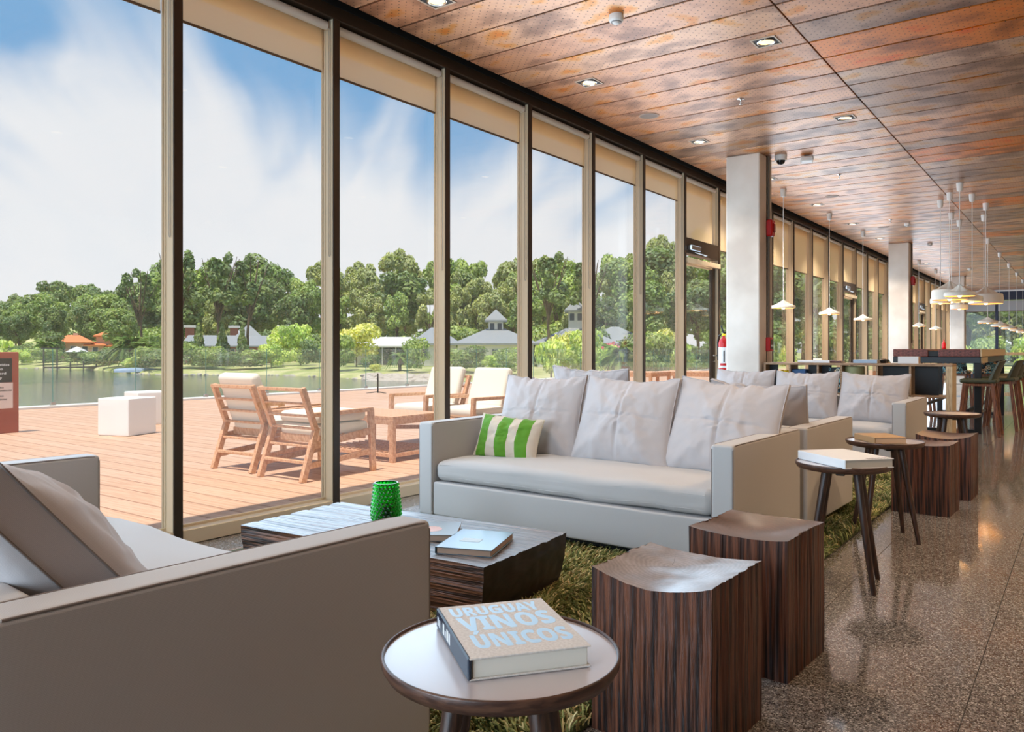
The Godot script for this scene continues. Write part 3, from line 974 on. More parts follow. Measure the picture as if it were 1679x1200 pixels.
func cushion_mesh(w: float, h: float, thick: float, gusset: float, sd: int, seams: bool, slump := 1.0, k := 60) -> Array:
	# stands in the xy plane, face towards +z; returns [body, piping]
	var nz := noise(2.2, 3, sd)
	rng.seed = sd * 5 + 1
	var folds: Array[Vector4] = []
	for i in 4:
		var sx := 1.0 if i % 2 == 0 else -1.0
		folds.append(Vector4(sx * rng.randf_range(0.35, 1.0), rng.randf_range(-1.0, -0.75), sx * rng.randf_range(0.0, 0.4), rng.randf_range(-0.35, 0.25)))
	var shape := func(a: float, b: float, side: float) -> Vector3:
		var u := a * 2 - 1
		var t := b * 2 - 1
		var ear := 0.055
		var x := w / 2 * u * (1 - ear * (1 - t * t))
		var y := h / 2 * t * (1 - ear * 0.8 * (1 - u * u))
		var body := pow(maxf(0, 1 - u * u), 0.62) * pow(maxf(0, 1 - t * t), 0.62)
		var z := gusset / 2 + (thick - gusset) / 2 * body * (1.0 - 0.22 * slump * t)
		# puckers run in from the corners and from the middle of the cross seam
		var r := sqrt(u * u + t * t)
		var an := atan2(t, u)
		z += 0.0045 * body * sin(an * 6 + 4 * nz.get_noise_2d(u, t + sd)) * exp(-r * 2.6)
		z += 0.020 * body * nz.get_noise_2d(u * 0.55 + side * 9, t * 0.4)
		z += 0.006 * body * nz.get_noise_2d(u * 1.6 + t * 1.2 + side * 5, t * 0.7 - u * 1.0)
		# long soft folds that run from the lower corners towards the middle
		for q: Vector4 in folds:
			var ab := Vector2(q.z - q.x, q.w - q.y)
			var s := clampf((Vector2(u, t) - Vector2(q.x, q.y)).dot(ab) / ab.length_squared(), 0, 1)
			var dd := Vector2(u, t).distance_to(Vector2(q.x, q.y) + ab * s)
			z += slump * 0.020 * body * exp(-pow(dd / (0.10 + 0.09 * s), 2)) * (1 - s) * smoothstep(0.0, 0.12, s + 0.08)
		# corner folds
		var cf := smoothstep(0.55, 1.0, absf(u)) * smoothstep(0.5, 1.0, absf(t))
		z += 0.010 * cf * sin((u * signf(t) - t * signf(u)) * 15) * body * 3
		if seams:
			z -= 0.013 * exp(-pow(u / 0.026, 2)) * body
			z -= 0.008 * exp(-pow((t - 0.06) / 0.024, 2)) * body
		# soft filling sinks: the top edge dips, the foot spreads
		y -= slump * 0.022 * (1 - u * u) * smoothstep(0.2, 1.0, t) * (1 + 0.8 * nz.get_noise_2d(u * 1.5, 17))
		x *= 1 + slump * 0.03 * (0.2 - t)
		y += 0.008 * nz.get_noise_2d(u * 1.3 + 30, t)
		return Vector3(x, y, z * side)
	var g := Geo.new()
	g.grid(k, k, func(a: float, b: float) -> Vector3: return shape.call(a, b, 1.0))
	g.grid(k, k, func(a: float, b: float) -> Vector3: return shape.call(1 - a, b, -1.0))
	# the gusset round the rim, and the two cords that edge it
	var rim := func(q: float) -> Vector2:
		var e := fposmod(q, 1.0) * 4
		var i := int(e)
		var f := e - i
		return [Vector2(f, 0), Vector2(1, f), Vector2(1 - f, 1), Vector2(0, 1 - f)][i % 4]
	g.grid(k * 4, 1, func(u: float, t: float) -> Vector3:
		var p: Vector2 = rim.call(u)
		return shape.call(p.x, p.y, 1.0 if t > 0.5 else -1.0), true)
	var cords: Array[ArrayMesh] = []
	for side: float in [-1.0, 1.0]:
		var path := PackedVector3Array()
		for i in 121:
			var p: Vector2 = rim.call(i / 120.0)
			path.append(shape.call(p.x, p.y, side))
		cords.append(Geo.new().tube(path, 0.0034, -1, 5, false).mesh())
	return [g.mesh(), cords[0], cords[1]]

var cushions := []

func place_cushion(label: String, at: Vector3, lean: float, turn: float, pick: int, group := "", roll := 0.0, scale := Vector3.ONE) -> void:
	# at is the middle of the foot; the top leans back by lean degrees
	var o := thing("back_cushion", label, "cushion", at, 0, group)
	o.basis = Basis(Vector3.UP, deg_to_rad(turn)) * Basis(Vector3.BACK, deg_to_rad(roll)) * Basis(Vector3.RIGHT, -deg_to_rad(lean)) * Basis.from_scale(scale)
	var h := 0.30
	obj("cover", cushions[pick][0], mats["fabric_cushion"], o, V(0, h, 0))
	for q in 2:
		obj("piping", cushions[pick][1 + q], mats["piping" if pick == 4 else "fabric_cushion"], o, V(0, h, 0))

func build_sofas() -> void:
	sofa("sofa", "long pale sofa in the middle with the green striped pillow, facing the coffee table", V(1.757, 0, -4.21), -1.3, 2.085, 1.02)
	sofa("sofa", "pale sofa standing back to back behind the middle sofa", V(1.80, 0, -5.29), 178.7, 2.085, 1.02)
	sofa("sofa", "farthest pale sofa, in front of the wooden bookshelf", V(1.865, 0, -8.03), -0.8, 2.085, 1.02)
	sofa("sofa", "nearest pale sofa seen from behind its arm at the lower left", V(1.595, 0, -1.145), 176.5, 2.17, 1.06)
	for i in 4:
		cushions.append(cushion_mesh(0.635, 0.585, 0.215, 0.02, 31 + i * 7, true))
	cushions.append(cushion_mesh(0.66, 0.62, 0.30, 0.085, 77, false, 0.35))
	# middle sofa
	place_cushion("grey back cushion behind the striped pillow on the middle sofa", V(1.20, 0.385, -4.29), 20, 3, 0, "", 1)
	place_cushion("middle one of the three back cushions on the middle sofa", V(1.83, 0.385, -4.27), 20, -2, 1, "", -1, V(1.04, 1.0, 1.0))
	place_cushion("right-hand back cushion of the middle sofa, next to the arm above the stump", V(2.45, 0.385, -4.27), 22, -3, 2, "", -3, V(1.05, 1.0, 1.0))
	# sofa behind, seen from its back
	place_cushion("grey cushion peeking over behind the middle sofa, against the glass", V(1.18, 0.425, -5.20), 18, 182, 3, "", 2)
	place_cushion("cushion of the back-to-back sofa hidden behind the middle cushions", V(1.80, 0.33, -5.24), 27, 180, 1)
	place_cushion("shaded cushion of the back-to-back sofa just showing at its right end", V(2.44, 0.35, -5.20), 20, 178, 2, "", 2)
	# farthest sofa
	place_cushion("leftmost cushion of the farthest sofa, below the fire call point", V(1.23, 0.395, -8.10), 18, 2, 3, "", 0, V(1, 0.9, 1))
	place_cushion("middle cushion of the farthest sofa, under the blue box on the bookshelf", V(1.865, 0.395, -8.09), 19, -1, 0, "", 0.5, V(1, 0.89, 1))
	place_cushion("rightmost cushion of the farthest sofa, beside its arm", V(2.49, 0.395, -8.08), 20, -3, 1, "", -1, V(1, 0.88, 1))
	# nearest sofa: one thick boxed cushion that slides off the backrest
	place_cushion("thick grey cushion with double seams on the nearest sofa at the left edge", V(2.19, 0.42, -1.00), 40, 176, 4, "", -3, V(0.97, 0.93, 1.0))
	# striped pillow
	var st := thing("striped_pillow", "small green and white striped pillow in the corner of the middle sofa", "pillow", V(1.125, 0.402, -4.06), 0)
	st.basis = Basis(Vector3.UP, deg_to_rad(4)) * Basis(Vector3.BACK, deg_to_rad(-3.5)) * Basis(Vector3.RIGHT, -deg_to_rad(19))
	var m := cushion_mesh(0.47, 0.29, 0.15, 0.004, 5, false, 0.2, 40)
	var stripe := Image.create(256, 64, false, Image.FORMAT_RGB8)
	for x in 256:
		var t := x / 256.0
		var col := Color(0.80, 0.74, 0.66)
		for q: Vector2 in [Vector2(0.045, 0.215), Vector2(0.375, 0.565), Vector2(0.70, 0.885)]:
			if t > q.x and t < q.y:
				col = Color(0.33, 0.55, 0.06)
		for y in 64:
			stripe.set_pixel(x, y, col.darkened(0.06 if (x + y) % 2 == 0 else 0.0))
	var sm := mat("stripe", Color.WHITE, 0.8)
	sm.albedo_texture = ImageTexture.create_from_image(stripe)
	sm.rim_enabled = true
	sm.rim = 0.2
	obj("cover", m[0], sm, st, V(0, 0.15, 0))
	obj("edge_seam", m[1], mat("natural_cord", Color(0.76, 0.70, 0.60), 0.8), st, V(0, 0.15, 0))

# ---------------------------------------------------------------- wood blocks
func block_mesh(s: Vector3, f: Callable, nx: int, ny: int, nz: int, top := false) -> Geo:
	# six faces of a box of size s that stands on y = 0, each point moved by f; top alone or all but the top
	var g := Geo.new()
	var h := Vector3(s.x / 2, s.y, s.z / 2)
	if top:
		g.grid(nx, nz, func(a: float, b: float) -> Vector3: return f.call(V(lerpf(-h.x, h.x, a), s.y, lerpf(h.z, -h.z, b))))
	else:
		g.grid(nx, ny, func(a: float, b: float) -> Vector3: return f.call(V(lerpf(-h.x, h.x, a), s.y * b, h.z)))
		g.grid(nx, ny, func(a: float, b: float) -> Vector3: return f.call(V(lerpf(h.x, -h.x, a), s.y * b, -h.z)))
		g.grid(nz, ny, func(a: float, b: float) -> Vector3: return f.call(V(h.x, s.y * b, lerpf(h.z, -h.z, a))))
		g.grid(nz, ny, func(a: float, b: float) -> Vector3: return f.call(V(-h.x, s.y * b, lerpf(-h.z, h.z, a))))
		g.quad(V(-h.x, 0, -h.z), V(h.x, 0, -h.z), V(h.x, 0, h.z), V(-h.x, 0, h.z))
	return g

func stump(label: String, at: Vector3, turn: float, s: Vector3, sd: int, saddle: float, dish: float, pale := false) -> void:
	var o := thing("stump_stool", label, "stool", at, turn, "square stump stools")
	var nz := noise(3.0, 3, sd)
	var gr := noise(26.0, 2, sd + 1)
	var f := func(p: Vector3) -> Vector3:
		var q := p
		# the grooves of the weathered bark side run up the block
		var per := p.x * 1.0 if absf(absf(p.z) - s.z / 2) < 1e-4 else p.z + 3.0
		var edge := minf(s.x / 2 - absf(p.x) + s.z / 2 - absf(p.z), 0.05) / 0.05
		var d := 0.010 * (0.5 + gr.get_noise_2d(per, p.y * 0.02)) * clampf(edge, 0, 1) * (0.6 + 0.8 * nz.get_noise_2d(per * 0.7, p.y * 0.3 + 5))
		if absf(absf(p.z) - s.z / 2) < 1e-4:
			q.z -= signf(p.z) * maxf(d, 0)
		if absf(absf(p.x) - s.x / 2) < 1e-4:
			q.x -= signf(p.x) * maxf(d, 0)
		if p.y > s.y - 1e-4:
			var u := p.x / (s.x / 2)
			var t := p.z / (s.z / 2)
			q.y -= saddle * (1 - u * u) * (0.7 + 0.3 * t) + dish * (1 - u * u) * (1 - t * t) + 0.004 * nz.get_noise_2d(p.x, p.z)
		else:
			q.x *= 1 - 0.012 * nz.get_noise_1d(p.y * 1.2)
		return q
	obj("block", block_mesh(s, f, 110, 10, 110), mats["stump_side"], o)
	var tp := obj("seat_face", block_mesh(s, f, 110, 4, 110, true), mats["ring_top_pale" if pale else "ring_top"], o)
	tp.set_meta("label", "dished end-grain seat with growth rings")

func build_tables() -> void:
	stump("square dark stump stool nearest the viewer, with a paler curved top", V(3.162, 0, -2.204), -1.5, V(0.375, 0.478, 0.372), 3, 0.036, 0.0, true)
	stump("square dark stump stool behind the nearest one, with a scooped reddish top", V(3.176, 0, -2.868), -3.0, V(0.360, 0.478, 0.378), 8, 0.012, 0.030)
	stump("third square stump stool, behind the round table with the tan book", V(3.25, 0, -6.12), -3.0, V(0.36, 0.475, 0.34), 14, 0.010, 0.018)
	stump("farthest square stump stool, just showing behind the third one", V(3.29, 0, -6.86), -2.0, V(0.37, 0.475, 0.36), 19, 0.030, 0.0)
	# coffee table: a heavy sawn log
	var ct := thing("log_coffee_table", "low coffee table made of one heavy dark log with the green glass holder on it", "coffee table", V(1.527, 0, -2.705), 4.2)
	var s := V(1.415, 0.27, 0.685)
	var nz := noise(1.6, 4, 61)
	var gr := noise(17.0, 2, 62)
	var f := func(p: Vector3) -> Vector3:
		var q := p
		var onx: float = smoothstep(s.x / 2 - 0.001, s.x / 2, absf(p.x))
		if p.y > s.y - 1e-4:
			# weather-opened grain on the top
			q.y -= 0.007 * maxf(0, gr.get_noise_2d(p.z, p.x * 0.035) + 0.15) + 0.004 * nz.get_noise_2d(p.x, p.z * 3)
		elif absf(absf(p.z) - s.z / 2) < 1e-4 and onx < 0.5:
			q.z -= signf(p.z) * 0.010 * maxf(0, gr.get_noise_2d(p.y + 4, p.x * 0.05) + 0.3)
		# sides draw in towards the foot, ends are sawn unevenly
		var low := clampf(1 - p.y / s.y, 0, 1)
		q.z *= 1 - 0.10 * low * low
		q.x -= signf(p.x) * onx * (0.012 * absf(nz.get_noise_2d(p.z * 2, p.y * 3)) + 0.035 * low * low)
		q.y += 0.02 * low * (1 - low) * nz.get_noise_2d(p.x, p.z)
		q.y += 0.025 * low * low
		return q
	var sides := Geo.new()
	var hx := s.x / 2
	var hz := s.z / 2
	sides.grid(60, 24, func(a: float, b: float) -> Vector3: return f.call(V(lerpf(-hx, hx, a), s.y * b, hz)))
	obj("long_side", sides, mats["table_side"], ct)
	var back := Geo.new()
	back.grid(60, 24, func(a: float, b: float) -> Vector3: return f.call(V(lerpf(hx, -hx, a), s.y * b, -hz)))
	obj("long_side", back, mats["table_side"], ct)
	var end0 := Geo.new()
	end0.grid(30, 24, func(a: float, b: float) -> Vector3: return f.call(V(hx, s.y * b, lerpf(hz, -hz, a))))
	obj("sawn_end", end0, mats["ring_end"], ct)
	var end1 := Geo.new()
	end1.grid(30, 24, func(a: float, b: float) -> Vector3: return f.call(V(-hx, s.y * b, lerpf(-hz, hz, a))))
	obj("sawn_end", end1, mats["ring_end"], ct)
	obj("top_face", block_mesh(s, f, 60, 4, 130, true), mats["table_top_wood"], ct)
	obj("foot", B(V(-0.5, 0.0, -0.24), V(0.5, 0.045, 0.24), 0.005), mats["black"], ct)

	# round side tables
	var r := 0.214
	var hgt := 0.575
	var top := Geo.new().lathe(PackedVector2Array([Vector2(0.0001, hgt - 0.030), Vector2(r - 0.030, hgt - 0.030), Vector2(r - 0.008, hgt - 0.024), Vector2(r, hgt - 0.010), Vector2(r + 0.001, hgt + 0.001), Vector2(r - 0.002, hgt + 0.004), Vector2(r - 0.0055, hgt + 0.003), Vector2(r - 0.006, hgt - 0.001)]), 64).mesh()
	var face := Geo.new().lathe(PackedVector2Array([Vector2(r - 0.0055, hgt - 0.001), Vector2(r * 0.5, hgt - 0.0008), Vector2(0.0001, hgt - 0.0008)]), 64)
	var fc := face.mesh()
	var t0: Node3D
	var labels := ["round side table in the foreground carrying the blue-spined wine book", "round side table with a white paperback, next to the second stump", "round side table with a tan hardback, in front of the third stump", "small round side table with an empty top, beside the farthest sofa arm"]
	var spots := [V(3.296, 0, -1.140), V(3.208, 0, -3.99), V(3.185, 0, -5.09), V(3.235, 0, -7.60)]
	var turns := [30.0, 8.0, 26.0, 20.0]
	for i in 4:
		if i == 0:
			t0 = thing("side_table", labels[0], "side table", spots[0], turns[0], "round walnut side tables")
			obj("table_rim", top, mats["walnut_rim"], t0)
			obj("laminate_top", fc, mats["laminate"], t0)
			for k in 4:
				var a := TAU * k / 4 + PI / 4
				var d := V(cos(a), 0, sin(a))
				var lg := Geo.new().tube(PackedVector3Array([d * 0.205, d * 0.16 + V(0, 0.22, 0), d * 0.095 + V(0, hgt - 0.03, 0)]), 0.0115, 0.0195, 14)
				obj("leg", lg, mats["walnut"], t0)
			var ub := Geo.new()
			ub.box(V(-0.11, hgt - 0.048, -0.02), V(0.11, hgt - 0.030, 0.02), 0.003)
			ub.box(V(-0.02, hgt - 0.048, -0.11), V(0.02, hgt - 0.030, 0.11), 0.003)
			obj("leg_cross", ub, mats["black"], t0)
		else:
			dup(t0, spots[i], turns[i], labels[i])

func book(label: String, at: Vector3, turn: float, w: float, h: float, t: float, cover: Material, spine: Material, page: Material, category := "book") -> Node3D:
	# lies flat: the spine along -x, the head towards -z
	var o := thing("book", label, category, at, turn)
	obj("pages", B(V(-w / 2 + 0.006, 0.003, -h / 2 + 0.004), V(w / 2 - 0.005, t - 0.003, h / 2 - 0.004), 0.001), page, o)
	obj("front_cover", B(V(-w / 2, t - 0.003, -h / 2), V(w / 2, t, h / 2), 0.0008), cover, o)
	obj("back_cover", B(V(-w / 2, 0, -h / 2), V(w / 2, 0.003, h / 2), 0.0008), cover, o)
	obj("spine", B(V(-w / 2 - 0.003, 0, -h / 2), V(-w / 2 + 0.004, t, h / 2), 0.0022), spine, o)
	return o

func lettering(words: String, width: float, height: float, m: Material, parent: Node3D, at: Vector3, called := "title", stand := false, bold := 0.0) -> MeshInstance3D:
	# lies flat on +y from its left end, reading along +x with its head towards -z; or stands facing +z
	var f := SystemFont.new()
	f.font_names = PackedStringArray(["Droid Sans"])
	f.font_weight = 700
	var t := TextMesh.new()
	t.text = words
	t.font = f
	t.font_size = 48
	t.pixel_size = 0.01
	t.depth = 0.001
	t.horizontal_alignment = HORIZONTAL_ALIGNMENT_LEFT
	var body: Mesh = t
	if bold > 0:
		var arr := t.get_mesh_arrays()
		var g := Geo.new()
		var k := 0
		for q: Vector2 in [Vector2(0, 0), Vector2(bold, 0), Vector2(-bold, 0), Vector2(0, bold), Vector2(0, -bold)]:
			var at0 := g.v.size()
			for i in arr[Mesh.ARRAY_VERTEX].size():
				g._p(arr[Mesh.ARRAY_VERTEX][i] + V(q.x, q.y, k * 0.00004), arr[Mesh.ARRAY_NORMAL][i], Vector2.ZERO)
			for i in arr[Mesh.ARRAY_INDEX]:
				g.idx.append(at0 + i)
			k += 1
		body = g.mesh()
	var o := obj(called, body, m, parent, at)
	var box := body.get_aabb()
	var sx := width / maxf(box.size.x, 0.01)
	var sy := height / maxf(box.size.y, 0.01)
	o.basis = Basis.from_scale(Vector3(sx, sy, 1))
	if not stand:
		o.basis = Basis(Vector3.RIGHT, -PI / 2) * o.basis
	o.position -= o.basis * Vector3(box.position.x, box.get_center().y, 0)
	return o

func build_books() -> void:
	var sand := mat("book_sand", Color.WHITE, 0.75)
	sand.albedo_texture = ntex(0.2, [[0.2, Color(0.80, 0.775, 0.745)], [0.8, Color(0.87, 0.85, 0.825)]], 128, 3, 55)
	tri_map(sand, Vector3.ONE * 6)
	var navy := mat("book_navy", Color(0.045, 0.10, 0.17), 0.4)
	var ink := mat("book_ink", Color(0.66, 0.80, 0.90), 0.3)
	# A (3.12,-1.16) spine head, B (3.34,-1.00) spine foot, C (3.47,-1.17) fore-edge foot
	var b1 := book("sand-coloured wine book with pale blue title lettering on the foreground side table", V(3.293, 0.575, -1.170), 52.5, 0.214, 0.268, 0.037, sand, navy, mats["paper"])
	lettering("URUGUAY", 0.176, 0.050, ink, b1, V(-0.090, 0.0366, -0.094), "title", false, 0.011)
	lettering("VINOS", 0.180, 0.074, ink, b1, V(-0.088, 0.0366, -0.026), "title", false, 0.011)
	lettering("ÚNICOS", 0.178, 0.084, ink, b1, V(-0.084, 0.0366, 0.054), "title", false, 0.011)
	var sp := Geo.new()
	for q: Vector3 in [V(-0.120, 0.016, 0.010), V(-0.104, 0.014, 0.008), V(-0.070, 0.020, 0.012), V(-0.052, 0.012, 0.008), V(-0.036, 0.020, 0.014), V(-0.016, 0.020, 0.010)]:
		sp.box(V(-0.1104, 0.009, q.x), V(-0.1098, 0.009 + q.y, q.x + q.z))
	obj("spine_print", sp, mats["white"], b1)
	# white paperback
	var w := mats["white"] as Material
	var b2 := book("thick white paperback on the second round side table", V(3.217, 0.575, -3.985), 49.5, 0.255, 0.365, 0.042, w, w, mat("page_grey", Color(0.70, 0.66, 0.60), 0.8))
	var cp := Geo.new()
	for i in 7:
		cp.box(V(0.0 + i * 0.016, 0.0415, 0.150 + 0.004 * (i % 2)), V(0.010 + i * 0.016, 0.0425, 0.172))
	obj("cover_print", cp, mats["black"], b2)
	# tan hardback
	var tan := mat("book_tan", Color(0.66, 0.53, 0.37), 0.7)
	book("tan cloth hardback on the third round side table", V(3.17, 0.575, -5.045), 38, 0.19, 0.25, 0.036, tan, tan, mat("page_tan", Color(0.72, 0.61, 0.50), 0.8))
	# two books on the log table
	var blue := mat("book_blue", Color(0.34, 0.45, 0.53), 0.18, 0.0, 0.8)
	var teal := mat("book_teal", Color(0.06, 0.16, 0.21), 0.35)
	var b4 := book("glossy blue hardback on the near corner of the log table", V(2.02, 0.268, -2.665), 20, 0.245, 0.335, 0.030, blue, teal, mat("page_rose", Color(0.70, 0.61, 0.54), 0.8))
	obj("cover_patch", B(V(-0.06, 0.0295, -0.01), V(0.03, 0.0308, 0.05), 0.0005), mat("cover_pale", Color(0.62, 0.63, 0.60), 0.25), b4)
	var b5 := book("grey book with a pink disc, half hidden by the sofa arm on the log table", V(1.735, 0.268, -2.72), 34, 0.22, 0.27, 0.030, mat("book_grey", Color(0.42, 0.44, 0.45), 0.25, 0.0, 0.8), teal, mat("page_rose", Color(0.70, 0.61, 0.54), 0.8))
	obj("disc", Geo.new().lathe(PackedVector2Array([Vector2(0.055, 0.0295), Vector2(0.055, 0.0307), Vector2(0.0001, 0.0308)]), 32), mat("disc_pink", Color(0.80, 0.58, 0.50), 0.3), b5, V(-0.02, 0, 0.02))
	# green glass candle holder with a diamond relief
	var hv := thing("candle_holder", "green textured glass candle holder on the log coffee table", "candle holder", V(1.375, 0.266, -2.765))
	var radii := func(y: float) -> float:
		var t := y / 0.20
		return lerpf(0.072, 0.058, smoothstep(0.25, 1.0, t)) if t > 0.25 else lerpf(0.058, 0.072, sin(t / 0.25 * PI / 2))
	var n := 192
	var g := Geo.new()
	g.grid(n, 112, func(u: float, t: float) -> Vector3:
		var y := 0.20 * t
		var r: float = radii.call(y)
		var a := -TAU * u
		var bump := 0.5 + 0.5 * sin(u * 20 * TAU + (PI if int(t * 11) % 2 else 0.0))
		r += 0.0075 * bump * absf(sin(t * 11 * PI))
		return V(cos(a) * r, y, sin(a) * r), true)
	g.grid(n, 20, func(u: float, t: float) -> Vector3:
		var y := lerpf(0.20, 0.014, t)
		var r: float = radii.call(y) - 0.0045
		var a := -TAU * u
		return V(cos(a) * r, y, sin(a) * r), true)
	g.grid(n, 1, func(u: float, t: float) -> Vector3:
		var r: float = lerpf(radii.call(0.20), radii.call(0.20) - 0.0045, t)
		return V(cos(-TAU * u) * r, 0.20, sin(-TAU * u) * r), true)
	g.lathe(PackedVector2Array([Vector2(0.0001, 0.0), Vector2(0.058, 0.0)]), n)
	g.lathe(PackedVector2Array([Vector2(radii.call(0.014) - 0.0045, 0.014), Vector2(0.0001, 0.014)]), n)
	obj("glass_body", g, mats["green_glass"], hv)
	obj("candle", Geo.new().lathe(PackedVector2Array([Vector2(0.0001, 0.0145), Vector2(0.030, 0.0145), Vector2(0.030, 0.085), Vector2(0.0001, 0.088)]), 24), mats["candle"], hv)

# ---------------------------------------------------------------- rugs
func rug(label: String, lo: Vector2, hi: Vector2, sd: int, count: int, skip: Array) -> void:
	var o := thing("rug", label, "rug", V((lo.x + hi.x) / 2, 0, (lo.y + hi.y) / 2))
	var h := (hi - lo) / 2
	obj("backing", B(V(-h.x, 0.0, -h.y), V(h.x, 0.012, h.y), 0.004), mat("rug_backing", Color(0.23, 0.25, 0.12), 0.95), o)
	# a bent ribbon of wool
	var g := Geo.new()
	var w := 0.0034
	var pts := [V(0, 0, 0), V(0.006, 0.018, 0), V(0.018, 0.031, 0), V(0.034, 0.035, 0)]
	for i in 3:
		var a: Vector3 = pts[i]
		var b: Vector3 = pts[i + 1]
		var wa := w * (1 - 0.15 * i)
		var wb := w * (1 - 0.15 * (i + 1))
		g.quad(a + V(0, 0, wa), b + V(0, 0, wb), b - V(0, 0, wb), a - V(0, 0, wa))
		g.quad(a - V(0, 0.003, wa), b - V(0, 0.003, wb), b + V(0, -0.003, wb), a + V(0, -0.003, wa))
		g.quad(a + V(0, -0.003, wa), b + V(0, -0.003, wb), b + V(0, 0, wb), a + V(0, 0, wa))
	var mm := MultiMesh.new()
	mm.transform_format = MultiMesh.TRANSFORM_3D
	mm.use_colors = true
	mm.mesh = g.mesh()
	rng.seed = sd
	var swirl := noise(1.1, 3, sd)
	var spots: Array[Transform3D] = []
	var cols := PackedColorArray()
	for i in count:
		var x := rng.randf_range(-h.x, h.x)
		var z := rng.randf_range(-h.y, h.y)
		var hid := false
		for q: Rect2 in skip:
			if q.has_point(Vector2(x + (lo.x + hi.x) / 2, z + (lo.y + hi.y) / 2)):
				hid = true
		if hid:
			continue
		var turn := swirl.get_noise_2d(x, z) * 7.0 + rng.randf_range(-1.3, 1.3)
		var s := rng.randf_range(0.75, 1.25)
		spots.append(Transform3D(Basis(Vector3.UP, turn) * Basis(Vector3.BACK, rng.randf_range(-0.35, 0.5)) * Basis.from_scale(V(s, s, 1.0)), V(x, 0.010, z)))
		var t := rng.randf()
		var c := Color(0.37, 0.41, 0.24).lerp(Color(0.66, 0.66, 0.42), t) if rng.randf() < 0.70 else Color(0.72, 0.62, 0.42).lerp(Color(0.80, 0.77, 0.58), t)
		cols.append(c.srgb_to_linear())
	mm.instance_count = spots.size()
	for i in spots.size():
		mm.set_instance_transform(i, spots[i])
		mm.set_instance_color(i, cols[i])
	var mi := MultiMeshInstance3D.new()
	mi.name = "pile"
	mi.multimesh = mm
	mi.material_override = mats["pile"]
	mi.set_meta("kind", "stuff")
	o.add_child(mi, true)

func build_rugs() -> void:
	rug("shaggy olive green rug under the coffee table between the nearest and middle sofas", Vector2(0.35, -3.95), Vector2(2.96, -1.15), 71, 62000, [Rect2(0.9, -2.95, 1.25, 0.5), Rect2(0.35, -3.95, 0.5, 2.8), Rect2(0.35, -1.6, 2.2, 0.5)])
	rug("shaggy olive green rug between the back-to-back sofa and the farthest sofa", Vector2(0.4, -7.75), Vector2(3.03, -4.33), 72, 62000, [Rect2(0.4, -5.75, 2.2, 1.5), Rect2(0.4, -7.75, 1.2, 3.0)])

# ---------------------------------------------------------------- lamps
func shade_mesh(r: float, side: float, top: float, two := true) -> Array:
	# a squat clay-like shade: round side wall, a tent of a top with a scooped opening on two sides
	var out := Geo.new()
	var f := func(u: float, t: float, inset: float) -> Vector3:
		var a := -TAU * u
		var y := 0.0
		var rr := 0.0
		if t < 0.3:
			var q := t / 0.3
			rr = r * (0.97 + 0.03 * sin(q * PI))
			y = side * q
		elif t < 0.45:
			var q := (t - 0.3) / 0.15
			rr = r * (0.97 - 0.10 * q * q)
			y = side + r * 0.07 * sin(q * PI / 2)
		else:
			var q := (t - 0.45) / 0.55
			rr = r * 0.87 * (1 - q) + 0.012 * q
			y = side + r * 0.07 + (top - side - r * 0.07) * pow(q, 1.25)
			# scoops: the slope is pressed in on either side of a ridge
			var w := absf(cos(a)) if two else maxf(0, cos(a))
			var press := smoothstep(0.25, 0.85, w) * pow(sin(q * PI), 0.8)
			y -= press * (top - side) * 0.52
			rr *= 1 - 0.06 * press
		rr = maxf(rr - inset, 0.006)
		return Vector3(cos(a) * rr, y - inset * 0.8 * smoothstep(0.2, 0.6, t), sin(a) * rr)
	out.grid(56, 40, func(u: float, t: float) -> Vector3: return f.call(u, t, 0.0), true)
	out.grid(56, 1, func(u: float, t: float) -> Vector3: return f.call(u, 0.0, 0.008 * (1 - t)), true)
	var ins := Geo.new()
	ins.grid(56, 24, func(u: float, t: float) -> Vector3: return f.call(1 - u, t, 0.008), true)
	return [out.mesh(), ins.mesh()]

func pendant(label: String, at: Vector2, y: float, kind: int, turn: float, group: String, lit := true) -> void:
	# at: x and z on the ceiling, y: height of the shade's rim
	var s: Dictionary = shades[kind]
	var o := thing("pendant_lamp", label, "pendant lamp", V(at.x, y, at.y), turn, group)
	obj("shade", s.out, mats["shade"], o)
	obj("shade_lining", s.ins, mats["shade_inside"], o)
	obj("cord", Geo.new().tube(PackedVector3Array([V(0, s.top - 0.01, 0), V(0.003, (CEIL - y) * 0.5, 0.002), V(0, CEIL - y - 0.06, 0)]), 0.0045, -1, 6), mats["white_plastic"], o)
	obj("ceiling_cup", Geo.new().lathe(PackedVector2Array([Vector2(0.0001, CEIL - y - 0.115), Vector2(0.018, CEIL - y - 0.115), Vector2(0.037, CEIL - y - 0.105), Vector2(0.045, CEIL - y)]), 20), mats["white_plastic"], o)
	obj("socket", Geo.new().tube(PackedVector3Array([V(0, 0.075, 0), V(0, s.top - 0.02, 0)]), 0.016, -1, 10), mats["white_plastic"], o)
	var bulb := obj("bulb", Geo.new().lathe(PackedVector2Array([Vector2(0.0001, -0.018), Vector2(0.02, -0.012), Vector2(0.031, 0.006), Vector2(0.031, 0.022), Vector2(0.02, 0.048), Vector2(0.015, 0.075)]), 18), mats["bulb"], o)
	if lit:
		var l := OmniLight3D.new()
		l.name = "lamp_light"
		o.add_child(l, true)
		l.position = V(0, 0.012, 0)
		l.light_color = Color(1.0, 0.80, 0.55)
		l.light_energy = 0.11
		l.light_size = 0.02
		l.omni_range = 30
		l.omni_attenuation = 2
		l.shadow_enabled = true
	bulb.set_meta("label", "glowing bulb")

var shades := []

